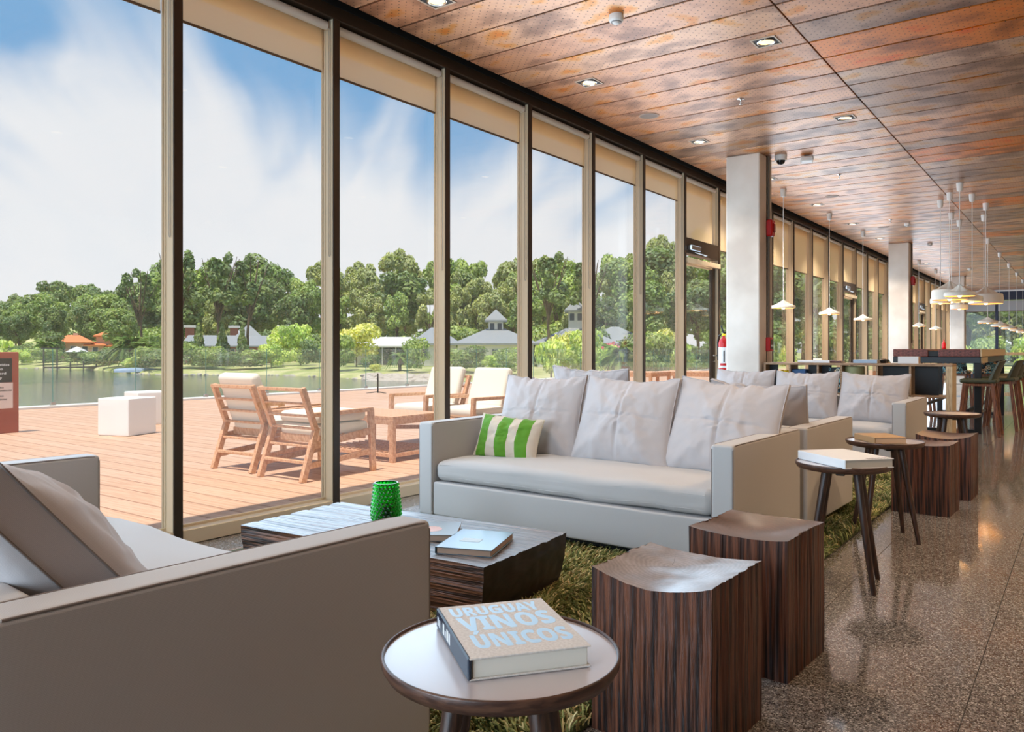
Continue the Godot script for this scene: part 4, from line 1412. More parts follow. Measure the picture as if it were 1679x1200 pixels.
func build_pendants() -> void:
	for q in [[0.172, 0.028, 0.115], [0.245, 0.14, 0.28], [0.20, 0.045, 0.165], [0.145, 0.070, 0.14], [0.19, 0.040, 0.13]]:
		var m := shade_mesh(q[0], q[1], q[2])
		shades.append({"out": m[0], "ins": m[1], "top": q[2]})
	# a row by the glass wall
	var row := ["small white pendant nearest the first column, beside the glass wall", "second small white pendant in the row along the glass wall", "third small white pendant, just before the second column", "small white pendant just past the second column", "fifth small white pendant by the glass wall, nearly at the third column", "tiny white pendant at the end of the row by the glass wall"]
	var zs := [-11.63, -14.19, -16.72, -23.2, -26.1, -31.0]
	for i in 6:
		pendant(row[i], Vector2(0.585, zs[i]), [1.715, 1.715, 1.69, 1.71, 1.69, 1.66][i], 0, [-65, -100, -120, -80, -95, -60][i], "small pendants along the glass wall")
	# the cluster over the bar table, shades of several sizes
	var cl := [
		["biggest deep white pendant at the left of the cluster over the bar table", 2.51, -13.36, 1.85, 1, -75],
		["wide shallow white pendant at the front of the cluster over the bar table", 2.72, -12.67, 1.86, 2, -112],
		["small deep pendant hanging lowest in the middle of the cluster", 2.30, -16.32, 1.84, 3, 30],
		["small pendant tucked under the biggest one in the cluster", 2.31, -13.94, 1.83, 3, 70],
		["medium deep pendant in the middle right of the cluster", 2.77, -13.67, 1.83, 3, 110],
		["medium pendant behind the wide shallow one in the cluster", 2.29, -15.36, 1.92, 4, 50],
		["deep angled white pendant at the right end of the cluster", 2.86, -14.66, 1.84, 1, -60],
		["small deep pendant at the back of the cluster", 2.72, -15.91, 1.98, 3, 10]]
	for c in cl:
		pendant(c[0], Vector2(c[1], c[2]), c[3], c[4], c[5], "pendant cluster over the bar table")
	# a straight row beyond it
	var rw := [["first flat white pendant of the row beyond the cluster", -19.38], ["second flat white pendant of the row beyond the cluster", -22.38], ["third flat white pendant of the row beyond the cluster", -25.41], ["fourth flat white pendant of the row beyond the cluster", -28.59], ["last flat white pendant of the row, nearest the end wall", -31.65]]
	for i in 5:
		pendant(rw[i][0], Vector2(2.48 - 0.01 * i, rw[i][1]), 1.665, 4, -110 + i * 9, "row of flat pendants beyond the cluster")

# ---------------------------------------------------------------- bookshelf and bar
func build_shelf() -> void:
	var sh := thing("bookshelf", "long low open oak bookshelf behind the farthest sofa", "bookshelf", V(0, 0, -9.335))
	var x0 := 1.055
	var x1 := 3.03
	var d := 0.31
	obj("top_board", B(V(x0, 0.935, -d), V(x1, 0.962, 0), 0.003), mats["oak"], sh)
	obj("bottom_board", B(V(x0, 0.05, -d), V(x1, 0.078, 0), 0.003), mats["oak"], sh)
	obj("middle_board", B(V(x0, 0.60, -d + 0.005), V(x1 - 0.05, 0.625, -0.005), 0.003), mats["oak"], sh)
	obj("end_board", B(V(x1 - 0.062, 0, -d), V(x1, 0.935, 0), 0.003), mats["oak"], sh)
	obj("end_board", B(V(x0, 0, -d), V(x0 + 0.028, 0.935, 0), 0.003), mats["oak"], sh)
	sh.get_node("end_board").material_override = mats["pale_wood"]
	for x: float in [1.36, 1.675, 1.93, 2.30, 2.63]:
		obj("divider", B(V(x - 0.011, 0.078, -d + 0.005), V(x + 0.011, 0.935, -0.005), 0.002), mats["oak"], sh)
	for q: Vector4 in [Vector4(1.083, 1.18, 0.625, 0.935), Vector4(1.535, 1.664, 0.625, 0.935), Vector4(1.686, 1.79, 0.625, 0.935), Vector4(2.335, 2.60, 0.625, 0.935), Vector4(2.655, 2.885, 0.625, 0.935), Vector4(1.083, 1.9, 0.078, 0.60), Vector4(2.31, 2.62, 0.078, 0.60)]:
		obj("back_panel", B(V(q.x, q.z, -0.16), V(q.y, q.w, -0.14)), mat("panel_dark", Color(0.055, 0.045, 0.04), 0.55), sh)
	var z := -9.335
	# things on and in it
	solo("storage_box", B(V(-0.085, 0, -0.10), V(0.085, 0.26, 0.10), 0.012), mat("box_blue", Color(0.14, 0.30, 0.47), 0.55), "blue box standing in the bookshelf above the farthest sofa's cushions", "box", V(1.45, 0.625, z - 0.14))
	solo("storage_box", B(V(-0.07, 0, -0.09), V(0.07, 0.285, 0.09), 0.004), mats["ring_fabric"], "box with a teal ring pattern in the bookshelf", "box", V(1.86, 0.625, z - 0.12))
	solo("drum_pot", Geo.new().lathe(PackedVector2Array([Vector2(0.0001, 0), Vector2(0.10, 0), Vector2(0.105, 0.02), Vector2(0.105, 0.29), Vector2(0.10, 0.30), Vector2(0.0001, 0.295)]), 32), mat("pot_olive", Color(0.60, 0.60, 0.42), 0.6), "round olive green pot in the bookshelf", "pot", V(2.04, 0.625, z - 0.15))
	var fr := thing("fruit_bowl", "bowl of yellow fruit in the bookshelf by the first column", "fruit bowl", V(1.265, 0.625, z - 0.15))
	obj("bowl", Geo.new().lathe(PackedVector2Array([Vector2(0.0001, 0), Vector2(0.03, 0), Vector2(0.075, 0.10), Vector2(0.08, 0.19), Vector2(0.074, 0.19), Vector2(0.068, 0.10), Vector2(0.0001, 0.02)]), 24), mat("bowl_grey", Color(0.45, 0.47, 0.48), 0.4), fr)
	for i in 5:
		var a := TAU * i / 5
		solo("lemon", Geo.new().lathe(PackedVector2Array([Vector2(0.0001, -0.034), Vector2(0.016, -0.027), Vector2(0.027, 0.0), Vector2(0.016, 0.027), Vector2(0.005, 0.033), Vector2(0.0001, 0.038)]), 16), mats["yellow"], "yellow fruit heaped in the bowl inside the bookshelf", "fruit", V(1.265 + cos(a) * 0.038, 0.835, z - 0.15 + sin(a) * 0.038), "yellow fruit in the bowl")
	for i in 3:
		solo("shelf_book", B(V(-0.055, 0, -0.08), V(0.055, 0.026, 0.08), 0.003), mat("book_b%d" % i, [Color(0.14, 0.28, 0.45), Color(0.75, 0.74, 0.70), Color(0.20, 0.35, 0.55)][i], 0.5), ["blue book at the bottom of the small flat pile inside the bookshelf", "pale book in the middle of the small flat pile inside the bookshelf", "blue book on top of the small flat pile inside the bookshelf"][i], "book", V(2.20, 0.735 + 0.027 * i, z - 0.12), "flat pile of books in the bookshelf")
	solo("shelf_block", B(V(-0.06, 0, -0.09), V(0.06, 0.11, 0.09), 0.004), mats["oak"], "oak block carrying the small pile of books inside the bookshelf", "block", V(2.20, 0.625, z - 0.12))
	solo("storage_box", B(V(-0.02, 0, -0.05), V(0.02, 0.25, 0.05), 0.004), mat("box_orange", Color(0.82, 0.50, 0.30), 0.6), "narrow orange box right of the book pile in the bookshelf", "box", V(2.27, 0.625, z - 0.10))
	# on top
	book("wide flat white book on the bookshelf top, near the left end", V(1.62, 0.962, z - 0.16), 88, 0.22, 0.36, 0.026, mats["white"], mats["white"], mats["paper"])
	book("small dark red book on the bookshelf top, right of the wide white one", V(1.86, 0.962, z - 0.15), 86, 0.15, 0.12, 0.022, mat("book_maroon", Color(0.30, 0.13, 0.11), 0.5), mat("book_maroon", Color.BLACK), mats["paper"])
	book("pale blue book lying on the bookshelf top, in front of the second column", V(2.17, 0.962, z - 0.16), 90, 0.22, 0.25, 0.038, mat("book_paleblue", Color(0.60, 0.68, 0.76), 0.5), mat("book_paleblue", Color.BLACK), mats["paper"])
	solo("small_dish", Geo.new().lathe(PackedVector2Array([Vector2(0.0001, 0), Vector2(0.028, 0), Vector2(0.036, 0.034), Vector2(0.033, 0.034), Vector2(0.026, 0.006), Vector2(0.0001, 0.005)]), 20), mats["black"], "small black dish right of the pale blue book on the bookshelf", "dish", V(2.335, 0.962, z - 0.16))
	book("thick white book on the bookshelf top, at the right below the bar table", V(2.60, 0.962, z - 0.15), 92, 0.20, 0.20, 0.075, mats["white"], mats["white"], mat("page_tan", Color(0.72, 0.61, 0.50), 0.8))

func stool_kind(called: String, label: String, seat: Material, wd: Material, at: Vector3, turn: float, group: String) -> Node3D:
	# looks towards -x
	var s := thing(called, label, "bar stool", at, turn, group)
	var st := Geo.new().soft(V(0, 0.705, 0), V(0.42, 0.055, 0.42), 0.024, null, 8)
	obj("seat", st, seat, s)
	var bk := Geo.new()
	bk.grid(14, 14, func(u: float, t: float) -> Vector3:
		var z := lerpf(0.205, -0.205, u) * (1 - 0.10 * t)
		var k := z / 0.205
		return V(0.16 + 0.085 * t + 0.03 * t * t - 0.055 * k * k, 0.70 + 0.27 * t - 0.012 * k * k * t, z))
	bk.grid(14, 14, func(u: float, t: float) -> Vector3:
		var z := lerpf(-0.205, 0.205, u) * (1 - 0.10 * t)
		var k := z / 0.205
		return V(0.16 + 0.085 * t + 0.03 * t * t - 0.055 * k * k + 0.038 * (1 - 0.4 * t), 0.70 + 0.27 * t - 0.012 * k * k * t, z))
	for e in 2:
		bk.grid(14, 1, func(u: float, t: float) -> Vector3:
			var z := lerpf(0.205, -0.205, u if e == 0 else 1 - u) * (0.9 if e == 0 else 1.0)
			var k := z / 0.205
			var q := 1.0 if e == 0 else 0.0
			return V(0.16 + 0.115 * q - 0.055 * k * k + 0.038 * (1 - 0.4 * q) * t, 0.70 + 0.27 * q - 0.012 * k * k * q, z))
		bk.grid(1, 14, func(u: float, t: float) -> Vector3:
			var sg := 1.0 if e == 0 else -1.0
			var z := 0.205 * sg * (1 - 0.10 * t)
			var w := 1 - u if e == 0 else u
			return V(0.16 + 0.085 * t + 0.03 * t * t - 0.055 + 0.038 * (1 - 0.4 * t) * w, 0.70 + 0.27 * t - 0.012 * t, z))
	obj("backrest", bk, seat, s)
	for k: float in [-1.0, 1.0]:
		obj("leg", Geo.new().bar(V(-0.22, 0, k * 0.205), V(-0.155, 0.68, k * 0.18), 0.042, 0.034, 0.004), wd, s)
		obj("leg", Geo.new().bar(V(0.235, 0, k * 0.205), V(0.155, 0.70, k * 0.18), 0.042, 0.034, 0.004), wd, s)
	for k: float in [-1.0, 1.0]:
		obj("seat_rail", Geo.new().bar(V(k * 0.155, 0.655, -0.18), V(k * 0.155, 0.655, 0.18), 0.03, 0.045, 0.003), wd, s)
		obj("seat_rail", Geo.new().bar(V(-0.155, 0.655, k * 0.18), V(0.155, 0.655, k * 0.18), 0.045, 0.03, 0.003), wd, s)
	obj("foot_bar", Geo.new().bar(V(-0.196, 0.25, -0.195), V(-0.196, 0.25, 0.195), 0.02, 0.03, 0.003), mats["steel"], s)
	return s

func build_bar() -> void:
	var t := thing("bar_table", "tall bar table with two thick red-brown slabs over a black frame", "table", V(2.50, 0, -13.86))
	var l := 1.86
	var sl := Geo.new().soft(V(-0.30, 1.065, 0), V(0.44, 0.105, l * 2), 0.012, null, 8)
	obj("slab", sl, mats["slab_red"], t)
	obj("slab", Geo.new().soft(V(0.285, 1.065, 0), V(0.49, 0.105, l * 2), 0.012, null, 8), mats["slab_red"], t)
	obj("end_block", B(V(0.531, 1.015, -l), V(0.552, 1.116, l), 0.004), mats["pale_wood"], t)
	obj("filler", B(V(-0.085, 1.02, -l + 0.02), V(0.045, 1.09, l - 0.02)), mats["black"], t)
	obj("apron", B(V(-0.52, 0.93, -l + 0.01), V(0.535, 1.011, l - 0.01), 0.003), mat("apron_navy", Color(0.05, 0.075, 0.10), 0.4), t)
	obj("pale_block", B(V(0.536, 0.93, l - 0.75), V(0.552, 1.008, l - 0.02), 0.003), mats["pale_wood"], t)
	for z: float in [-l + 0.10, l - 0.06]:
		for x: float in [-0.42, 0.50]:
			obj("leg", B(V(x - 0.04, 0, z - 0.04), V(x + 0.04, 0.93, z + 0.04), 0.003), mats["black"], t)
		obj("floor_rail", B(V(-0.38, 0.0, z - 0.04), V(0.46, 0.05, z + 0.04), 0.003), mats["black"], t)
	for x: float in [-0.30, 0.38]:
		obj("foot_rail", B(V(x - 0.02, 0.27, -l + 0.1), V(x + 0.02, 0.31, l - 0.06), 0.003), mats["black"], t)
	var bt := thing("sauce_bottle", "small red sauce bottle standing on the bar table", "bottle", V(2.28, 1.1175, -14.55))
	obj("body", Geo.new().lathe(PackedVector2Array([Vector2(0.0001, 0), Vector2(0.03, 0), Vector2(0.033, 0.02), Vector2(0.031, 0.09), Vector2(0.014, 0.115)]), 20), mat("sauce_red", Color(0.85, 0.10, 0.14), 0.3), bt)
	obj("nozzle", Geo.new().lathe(PackedVector2Array([Vector2(0.016, 0.113), Vector2(0.012, 0.125), Vector2(0.004, 0.165), Vector2(0.0001, 0.166)]), 16), mat("sauce_red", Color.RED), bt)
	# stools on the near side
	var zs := [-11.93, -12.85, -13.6, -14.5]
	var s0 := stool_kind("bar_stool", "green leather bar stool nearest the viewer at the corner of the bar table", mats["green_leather"], mats["stool_wood"], V(3.03, 0, zs[0]), 0, "green bar stools on the near side")
	for i in range(1, 4):
		dup(s0, V(3.16 + 0.02 * i, 0, zs[i]), [0, -4, 3, 0][i], "%s green leather bar stool along the bar table, behind the nearest" % ORD[i])
	# and patterned ones across the table
	var p0 := stool_kind("bar_stool", "bar stool with teal ring fabric, first across the bar table", mats["ring_fabric"], mats["stool_wood"], V(1.93, 0, -13.0), 180, "patterned bar stools across the table")
	dup(p0, V(1.93, 0, -14.4), 180, "second bar stool with teal ring fabric across the bar table")
	dup(p0, V(2.25, 0, -16.35), 265, "left bar stool with teal ring fabric past the end of the bar table")
	dup(p0, V(2.72, 0, -16.40), 272, "right bar stool with teal ring fabric past the end of the bar table")
	# a black seat with pale legs at the right edge
	stool_kind("bar_stool", "pale-legged bar stool with a black seat at the right edge of the picture", mats["black"], mats["pale_wood"], V(3.86, 0, -10.80), 180, "")
	var ht := thing("high_table", "far pale wooden high table beyond the bar stools", "table", V(3.05, 0, -18.2))
	obj("table_top", B(V(-0.35, 1.0, -0.8), V(0.35, 1.05, 0.8), 0.006), mats["pale_wood"], ht)
	for q: Vector2 in [Vector2(-0.3, -0.74), Vector2(0.3, -0.74), Vector2(-0.3, 0.74), Vector2(0.3, 0.74)]:
		obj("leg", B(V(q.x - 0.035, 0, q.y - 0.035), V(q.x + 0.035, 1.0, q.y + 0.035), 0.004), mats["pale_wood"], ht)
	obj("stretcher", B(V(-0.3, 0.16, -0.74), V(0.3, 0.23, -0.70), 0.003), mats["pale_wood"], ht)
	for i in 3:
		dup(s0, V(3.35, 0, -20.2 - 1.6 * i), 15 * i, "%s green bar stool standing far off beyond the bar table" % ["near", "middle", "far"][i], "far bar stools")

# ---------------------------------------------------------------- the deck
func build_deck() -> void:
	var dk := thing("deck", "terracotta coloured boarded deck between the glass wall and the lake", "deck", Vector3.ZERO, 0, "", "structure")
	obj("joists", B(V(-12.1, -0.35, -46), V(-0.14, -0.05, 4.5)), mats["dark_gap"], dk)
	var pw := 0.238
	var plank := B(V(-5.92, -0.035, -pw / 2 + 0.0065), V(5.92, -0.012, pw / 2 - 0.0065), 0.003).mesh()
	for i in 210:
		var z := 4.2 - 0.022 - i * pw
		if z < -45.9:
			break
		obj("plank", plank, mats["deck" if (i * 7) % 3 else "deck_b"], dk, V(-6.10, 0, z))
	# strips added to darken the sunlit gaps between the boards, as painted shade
	var seam_shade := Geo.new()
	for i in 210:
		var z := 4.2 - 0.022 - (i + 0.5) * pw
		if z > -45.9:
			seam_shade.box(V(-12.0, -0.03, z - 0.0062), V(-0.20, -0.0125, z + 0.0062))
	tag(obj("joint_shade", seam_shade, mat("seam_shade", Color(0.62, 0.45, 0.36), 0.85), dk), "", "", "", "stuff")
	obj("edge_kerb", B(V(-12.12, -0.3, -46), V(-11.80, 0.035, 4.5), 0.01), mats["render_white"], dk)
	# frameless glass balustrade along the edge
	var rl := thing("glass_balustrade", "frameless glass balustrade along the lake edge of the deck", "balustrade", V(-11.93, 0, 0))
	var pane := B(V(-0.006, 0.05, -0.815), V(0.006, 1.12, 0.815)).mesh()
	var edge := B(V(-0.007, 0.05, -0.004), V(0.007, 1.122, 0.004)).mesh()
	var top := B(V(-0.007, 1.12, -0.815), V(0.007, 1.124, 0.815)).mesh()
	var clamp_ := B(V(-0.03, 0.03, -0.05), V(0.03, 0.10, 0.05), 0.006).mesh()
	for i in 30:
		var z := 2.72 - 1.633 * i - 0.8165
		obj("pane", pane, mats["rail_glass"], rl, V(0, 0, z))
		obj("pane_edge", edge, mats["glass_edge"], rl, V(0, 0, z - 0.8165))
		obj("top_edge", top, mats["glass_edge"], rl, V(0, 0, z))
		obj("clamp", clamp_, mats["steel"], rl, V(0, 0, z - 0.8165))
	# white light cubes
	var c0 := solo("cube_seat", Geo.new().soft(V(0, 0.245, 0), V(0.5, 0.49, 0.5), 0.02, null, 6), mat("cube_white", Color(0.95, 0.95, 0.94), 0.5), "front white plastic cube seat on the deck near the sign", "cube seat", V(-6.15, -0.012, -5.47), "white cube seats")
	c0.rotation.y = deg_to_rad(19)
	dup(c0, V(-7.35, -0.012, -6.42), -6, "rear white plastic cube seat, half behind the first mullion", "white cube seats")
	# the notice slab
	var sg := thing("notice_slab", "rust-red steel slab with lifeguard notice at the left edge", "sign", V(-7.56, -0.012, -4.72), 90 - 0)
	obj("slab", B(V(-1.7, 0, -0.14), V(0, 1.09, 0.0), 0.008), mat("corten", Color(0.64, 0.34, 0.26), 0.7), sg)
	obj("dark_plate", B(V(-1.45, 0.685, 0.0), V(-0.085, 1.005, 0.006), 0.002), mat("plate_dark", Color(0.17, 0.18, 0.16), 0.5), sg)
	obj("white_plate", B(V(-1.45, 0.335, 0.0), V(-0.075, 0.68, 0.006), 0.002), mat("plate_white", Color(0.88, 0.80, 0.76), 0.6), sg)
	# four white lines above, black warnings and a crossed ring below
	for q in [["No hay salvavidas", 0.915, 0.40, 0.044, -0.12], ["de turno", 0.865, 0.20, 0.036, -0.20], ["No lifeguard", 0.80, 0.33, 0.044, -0.16], ["on duty", 0.74, 0.18, 0.042, -0.21]]:
		lettering(q[0], q[2], q[3], mats["white"], sg, V(q[4] - q[2], q[1], 0.0068), "lettering", true)
	for q in [["NO", 0.615, 0.045, 0.020], ["ZAMBULLIRSE", 0.575, 0.145, 0.020], ["NO", 0.50, 0.045, 0.020], ["DIVING", 0.455, 0.085, 0.020]]:
		lettering(q[0], q[2], q[3], mats["black"], sg, V(-0.235, q[1], 0.0068), "lettering", true)
	var rg := Geo.new()
	var ring := PackedVector3Array()
	for i in 33:
		ring.append(V(-0.335 + 0.085 * cos(TAU * i / 32.0), 0.535 + 0.085 * sin(TAU * i / 32.0), 0.007))
	rg.tube(ring, 0.004, -1, 6, false)
	rg.bar(V(-0.395, 0.475, 0.007), V(-0.275, 0.595, 0.007), 0.008, 0.004, 0.001)
	rg.bar(V(-0.37, 0.55, 0.007), V(-0.30, 0.51, 0.007), 0.008, 0.004, 0.001)
	obj("prohibition_ring", rg, mats["black"], sg)

func lounge_chair(label: String, at: Vector3, turn: float, cushions_on: int) -> void:
	# front towards -z at turn 0; the origin lies under the rear feet
	var o := thing("deck_chair", "teak %s, cushions on it" % label, "deck chair", at, turn, "wooden deck armchairs")
	var w := 0.30
	var tk: Material = mats["teak"]
	for k: float in [-1.0, 1.0]:
		var x := k * (w - 0.02)
		obj("leg", Geo.new().bar(V(x, 0, 0), V(x, 0.46, -0.155), 0.042, 0.055, 0.003), tk, o)
		obj("back_post", Geo.new().bar(V(x, 0.42, -0.15), V(x, 0.80, 0.0), 0.042, 0.05, 0.003), tk, o)
		obj("leg", Geo.new().bar(V(x, 0, -0.83), V(x, 0.58, -0.80), 0.042, 0.055, 0.003), tk, o)
		obj("arm", Geo.new().bar(V(x, 0.575, -0.82), V(x, 0.565, -0.10), 0.045, 0.038, 0.004), tk, o)
		obj("side_rail", Geo.new().bar(V(x, 0.13, -0.035), V(x, 0.19, -0.81), 0.03, 0.05, 0.003), tk, o)
		obj("seat_bearer", Geo.new().bar(V(x, 0.30, -0.10), V(x, 0.375, -0.80), 0.03, 0.06, 0.003), tk, o)
	obj("top_rail", Geo.new().bar(V(-w, 0.785, -0.004), V(w, 0.785, -0.004), 0.05, 0.03, 0.003), tk, o)
	for y: float in [0.665, 0.555, 0.445]:
		var z := lerpf(-0.15, 0.0, (y - 0.42) / 0.38)
		obj("back_slat", Geo.new().bar(V(-w + 0.04, y, z), V(w - 0.04, y, z), 0.048, 0.018, 0.003), tk, o)
	obj("rear_apron", Geo.new().bar(V(-w + 0.03, 0.295, -0.155), V(w - 0.03, 0.295, -0.155), 0.13, 0.02, 0.003), tk, o)
	obj("front_apron", Geo.new().bar(V(-w + 0.03, 0.345, -0.80), V(w - 0.03, 0.345, -0.80), 0.08, 0.02, 0.003), tk, o)
	obj("cross_bar", Geo.new().bar(V(-w + 0.03, 0.165, -0.045), V(w - 0.03, 0.165, -0.045), 0.04, 0.025, 0.003), tk, o)
	for i in 5:
		var z := -0.22 - 0.13 * i
		obj("seat_slat", Geo.new().bar(V(-w + 0.03, 0.345 - 0.0, z), V(w - 0.03, 0.345, z), 0.02, 0.07, 0.003), tk, o)
	var cr: Material = mats["cream"]
	if cushions_on > 0:
		# seat cushion and the folded or upright back cushion lie on the chair: things of their own
		var sc := solo("seat_cushion", Geo.new().soft(V(0, 0.06, -0.50), V(0.53, 0.11, 0.60), 0.045, null, 8), cr, "cream seat cushion on the %s" % label, "cushion", at, "cream deck cushions")
		sc.rotation.y = deg_to_rad(turn)
		sc.position.y += 0.358
		var bc: MeshInstance3D
		if cushions_on == 1:
			bc = solo("loose_cushion", Geo.new().soft(V(0, 0.06, -0.48), V(0.53, 0.10, 0.58), 0.042, null, 8), cr, "second cream cushion stacked on the %s" % label, "cushion", at, "cream deck cushions")
			bc.position.y += 0.47
			bc.rotation.y = deg_to_rad(turn)
		else:
			bc = solo("loose_cushion", Geo.new().soft(V(0, 0.245, 0), V(0.53, 0.50, 0.11), 0.045, null, 8), cr, "cream back cushion leaning on the %s" % label, "cushion", at, "cream deck cushions")
			bc.basis = Basis(Vector3.UP, deg_to_rad(turn)) * Basis(Vector3.RIGHT, deg_to_rad(21))
			bc.position = at + Basis(Vector3.UP, deg_to_rad(turn)) * V(0, 0.44, -0.235) + V(0, 0, 0)

func deck_table(label: String, at: Vector3, w: float, d: float, h: float) -> void:
	# origin at the near right foot; runs towards -x and -z
	var o := thing("deck_table", label, "table", at, 0, "wooden deck tables")
	var tk: Material = mats["teak"]
	var n := int(d / 0.10)
	for i in n:
		obj("plank", B(V(-w, h - 0.03, -d + i * d / n + 0.003), V(0, h, -d + (i + 1) * d / n - 0.003), 0.003), tk, o)
	for q: Vector2 in [Vector2(0, 0), Vector2(-w + 0.05, 0), Vector2(0, -d + 0.05), Vector2(-w + 0.05, -d + 0.05)]:
		obj("leg", B(V(q.x - 0.05, 0, q.y - 0.05), V(q.x, h - 0.03, q.y), 0.003), tk, o)
	obj("apron", B(V(-w + 0.05, h - 0.085, -0.03), V(-0.05, h - 0.03, -0.005), 0.003), tk, o)
	obj("apron", B(V(-0.03, h - 0.085, -d + 0.05), V(-0.005, h - 0.03, -0.05), 0.003), tk, o)
	obj("low_rail", B(V(-w + 0.05, 0.05, -0.04), V(-0.05, 0.09, -0.005), 0.003), tk, o)
	obj("low_rail", B(V(-0.04, 0.05, -d + 0.05), V(-0.005, 0.09, -0.05), 0.003), tk, o)
	obj("low_rail", B(V(-w + 0.05, 0.05, -d + 0.005), V(-0.05, 0.09, -d + 0.04), 0.003), tk, o)
	for i in 14:
		obj("lattice_bar", B(V(-w + 0.05 + i * (w - 0.1) / 14.0 + 0.02, 0.085, -d + 0.03), V(-w + 0.05 + i * (w - 0.1) / 14.0 + 0.045, 0.10, -0.03), 0.002), tk, o)
	for i in 7:
		obj("lattice_bar", B(V(-w + 0.05, 0.098, -d + 0.06 + i * (d - 0.1) / 7.0), V(-0.05, 0.110, -d + 0.085 + i * (d - 0.1) / 7.0), 0.002), tk, o)

func build_deck_furniture() -> void:
	var y := -0.012
	lounge_chair("left deck armchair seen from behind", V(-2.245, y, -4.385), 2, 2)
	lounge_chair("right deck armchair seen from behind", V(-1.475, y, -4.335), 1, 1)
	lounge_chair("left deck armchair facing the room", V(-2.36, y, -7.66), 180, 2)
	lounge_chair("right deck armchair facing the room", V(-1.60, y, -7.60), 180, 2)
	deck_table("low wooden deck table with a lattice shelf between the armchairs", V(-1.40, y, -5.62), 1.05, 0.75, 0.46)
	deck_table("farther wooden deck table seen over the sofa cushions", V(-2.0, y, -12.6), 1.2, 0.8, 0.72)
	deck_table("wooden deck table far along, left of the terrace door", V(-1.2, y, -13.4), 1.1, 0.8, 0.72)
	lounge_chair("far deck armchair past the terrace door", V(-1.35, y, -16.4), 175, 2)
	lounge_chair("farthest deck armchair past the terrace door", V(-0.95, y, -19.3), 170, 2)
	# a little black tripod stand on the boards
	var st := Geo.new()
	for i in 3:
		var a := TAU * i / 3
		st.bar(V(0, 0.03, 0), V(cos(a) * 0.3, 0.0, sin(a) * 0.3), 0.02, 0.02, 0.002)
	st.bar(V(0, 0, 0), V(0, 0.5, 0), 0.03, 0.03, 0.002)
	solo("parasol_stand", st, mats["black"], "small dark folding stand on the far deck by the balustrade", "stand", V(-10.6, y, -14.4))

# ---------------------------------------------------------------- lake, land, trees
func az(deg: float, r: float, y := 0.0) -> Vector3:
	# a place by compass: degrees left of the wall's heading, metres from the lounge
	var a := deg_to_rad(deg)
	return V(4.15 - sin(a) * r, y, -cos(a) * r)

const LAKE := -1.35

func shore(deg: float) -> float:
	var k := [[-20.0, 48.0], [10.0, 50.0], [24.0, 50.0], [33.0, 54.0], [40.0, 60.0], [46.0, 63.0], [50.0, 72.0], [54.0, 79.0], [59.0, 80.0], [62.0, 88.0], [65.0, 112.0], [70.0, 122.0], [100.0, 150.0], [200.0, 160.0]]
	for i in k.size() - 1:
		if deg < k[i + 1][0]:
			return lerpf(k[i][1], k[i + 1][1], (deg - k[i][0]) / (k[i + 1][0] - k[i][0]))
	return 160.0

func land_y(deg: float, r: float) -> float:
	var s := r - shore(deg)
	return LAKE - 0.25 + 0.55 * smoothstep(-0.5, 2.5, s) + 0.35 * smoothstep(2, 14, s) + 0.25 * smoothstep(10, 60, s) + 14.0 * smoothstep(60, 190, s) * smoothstep(40, 75, deg)

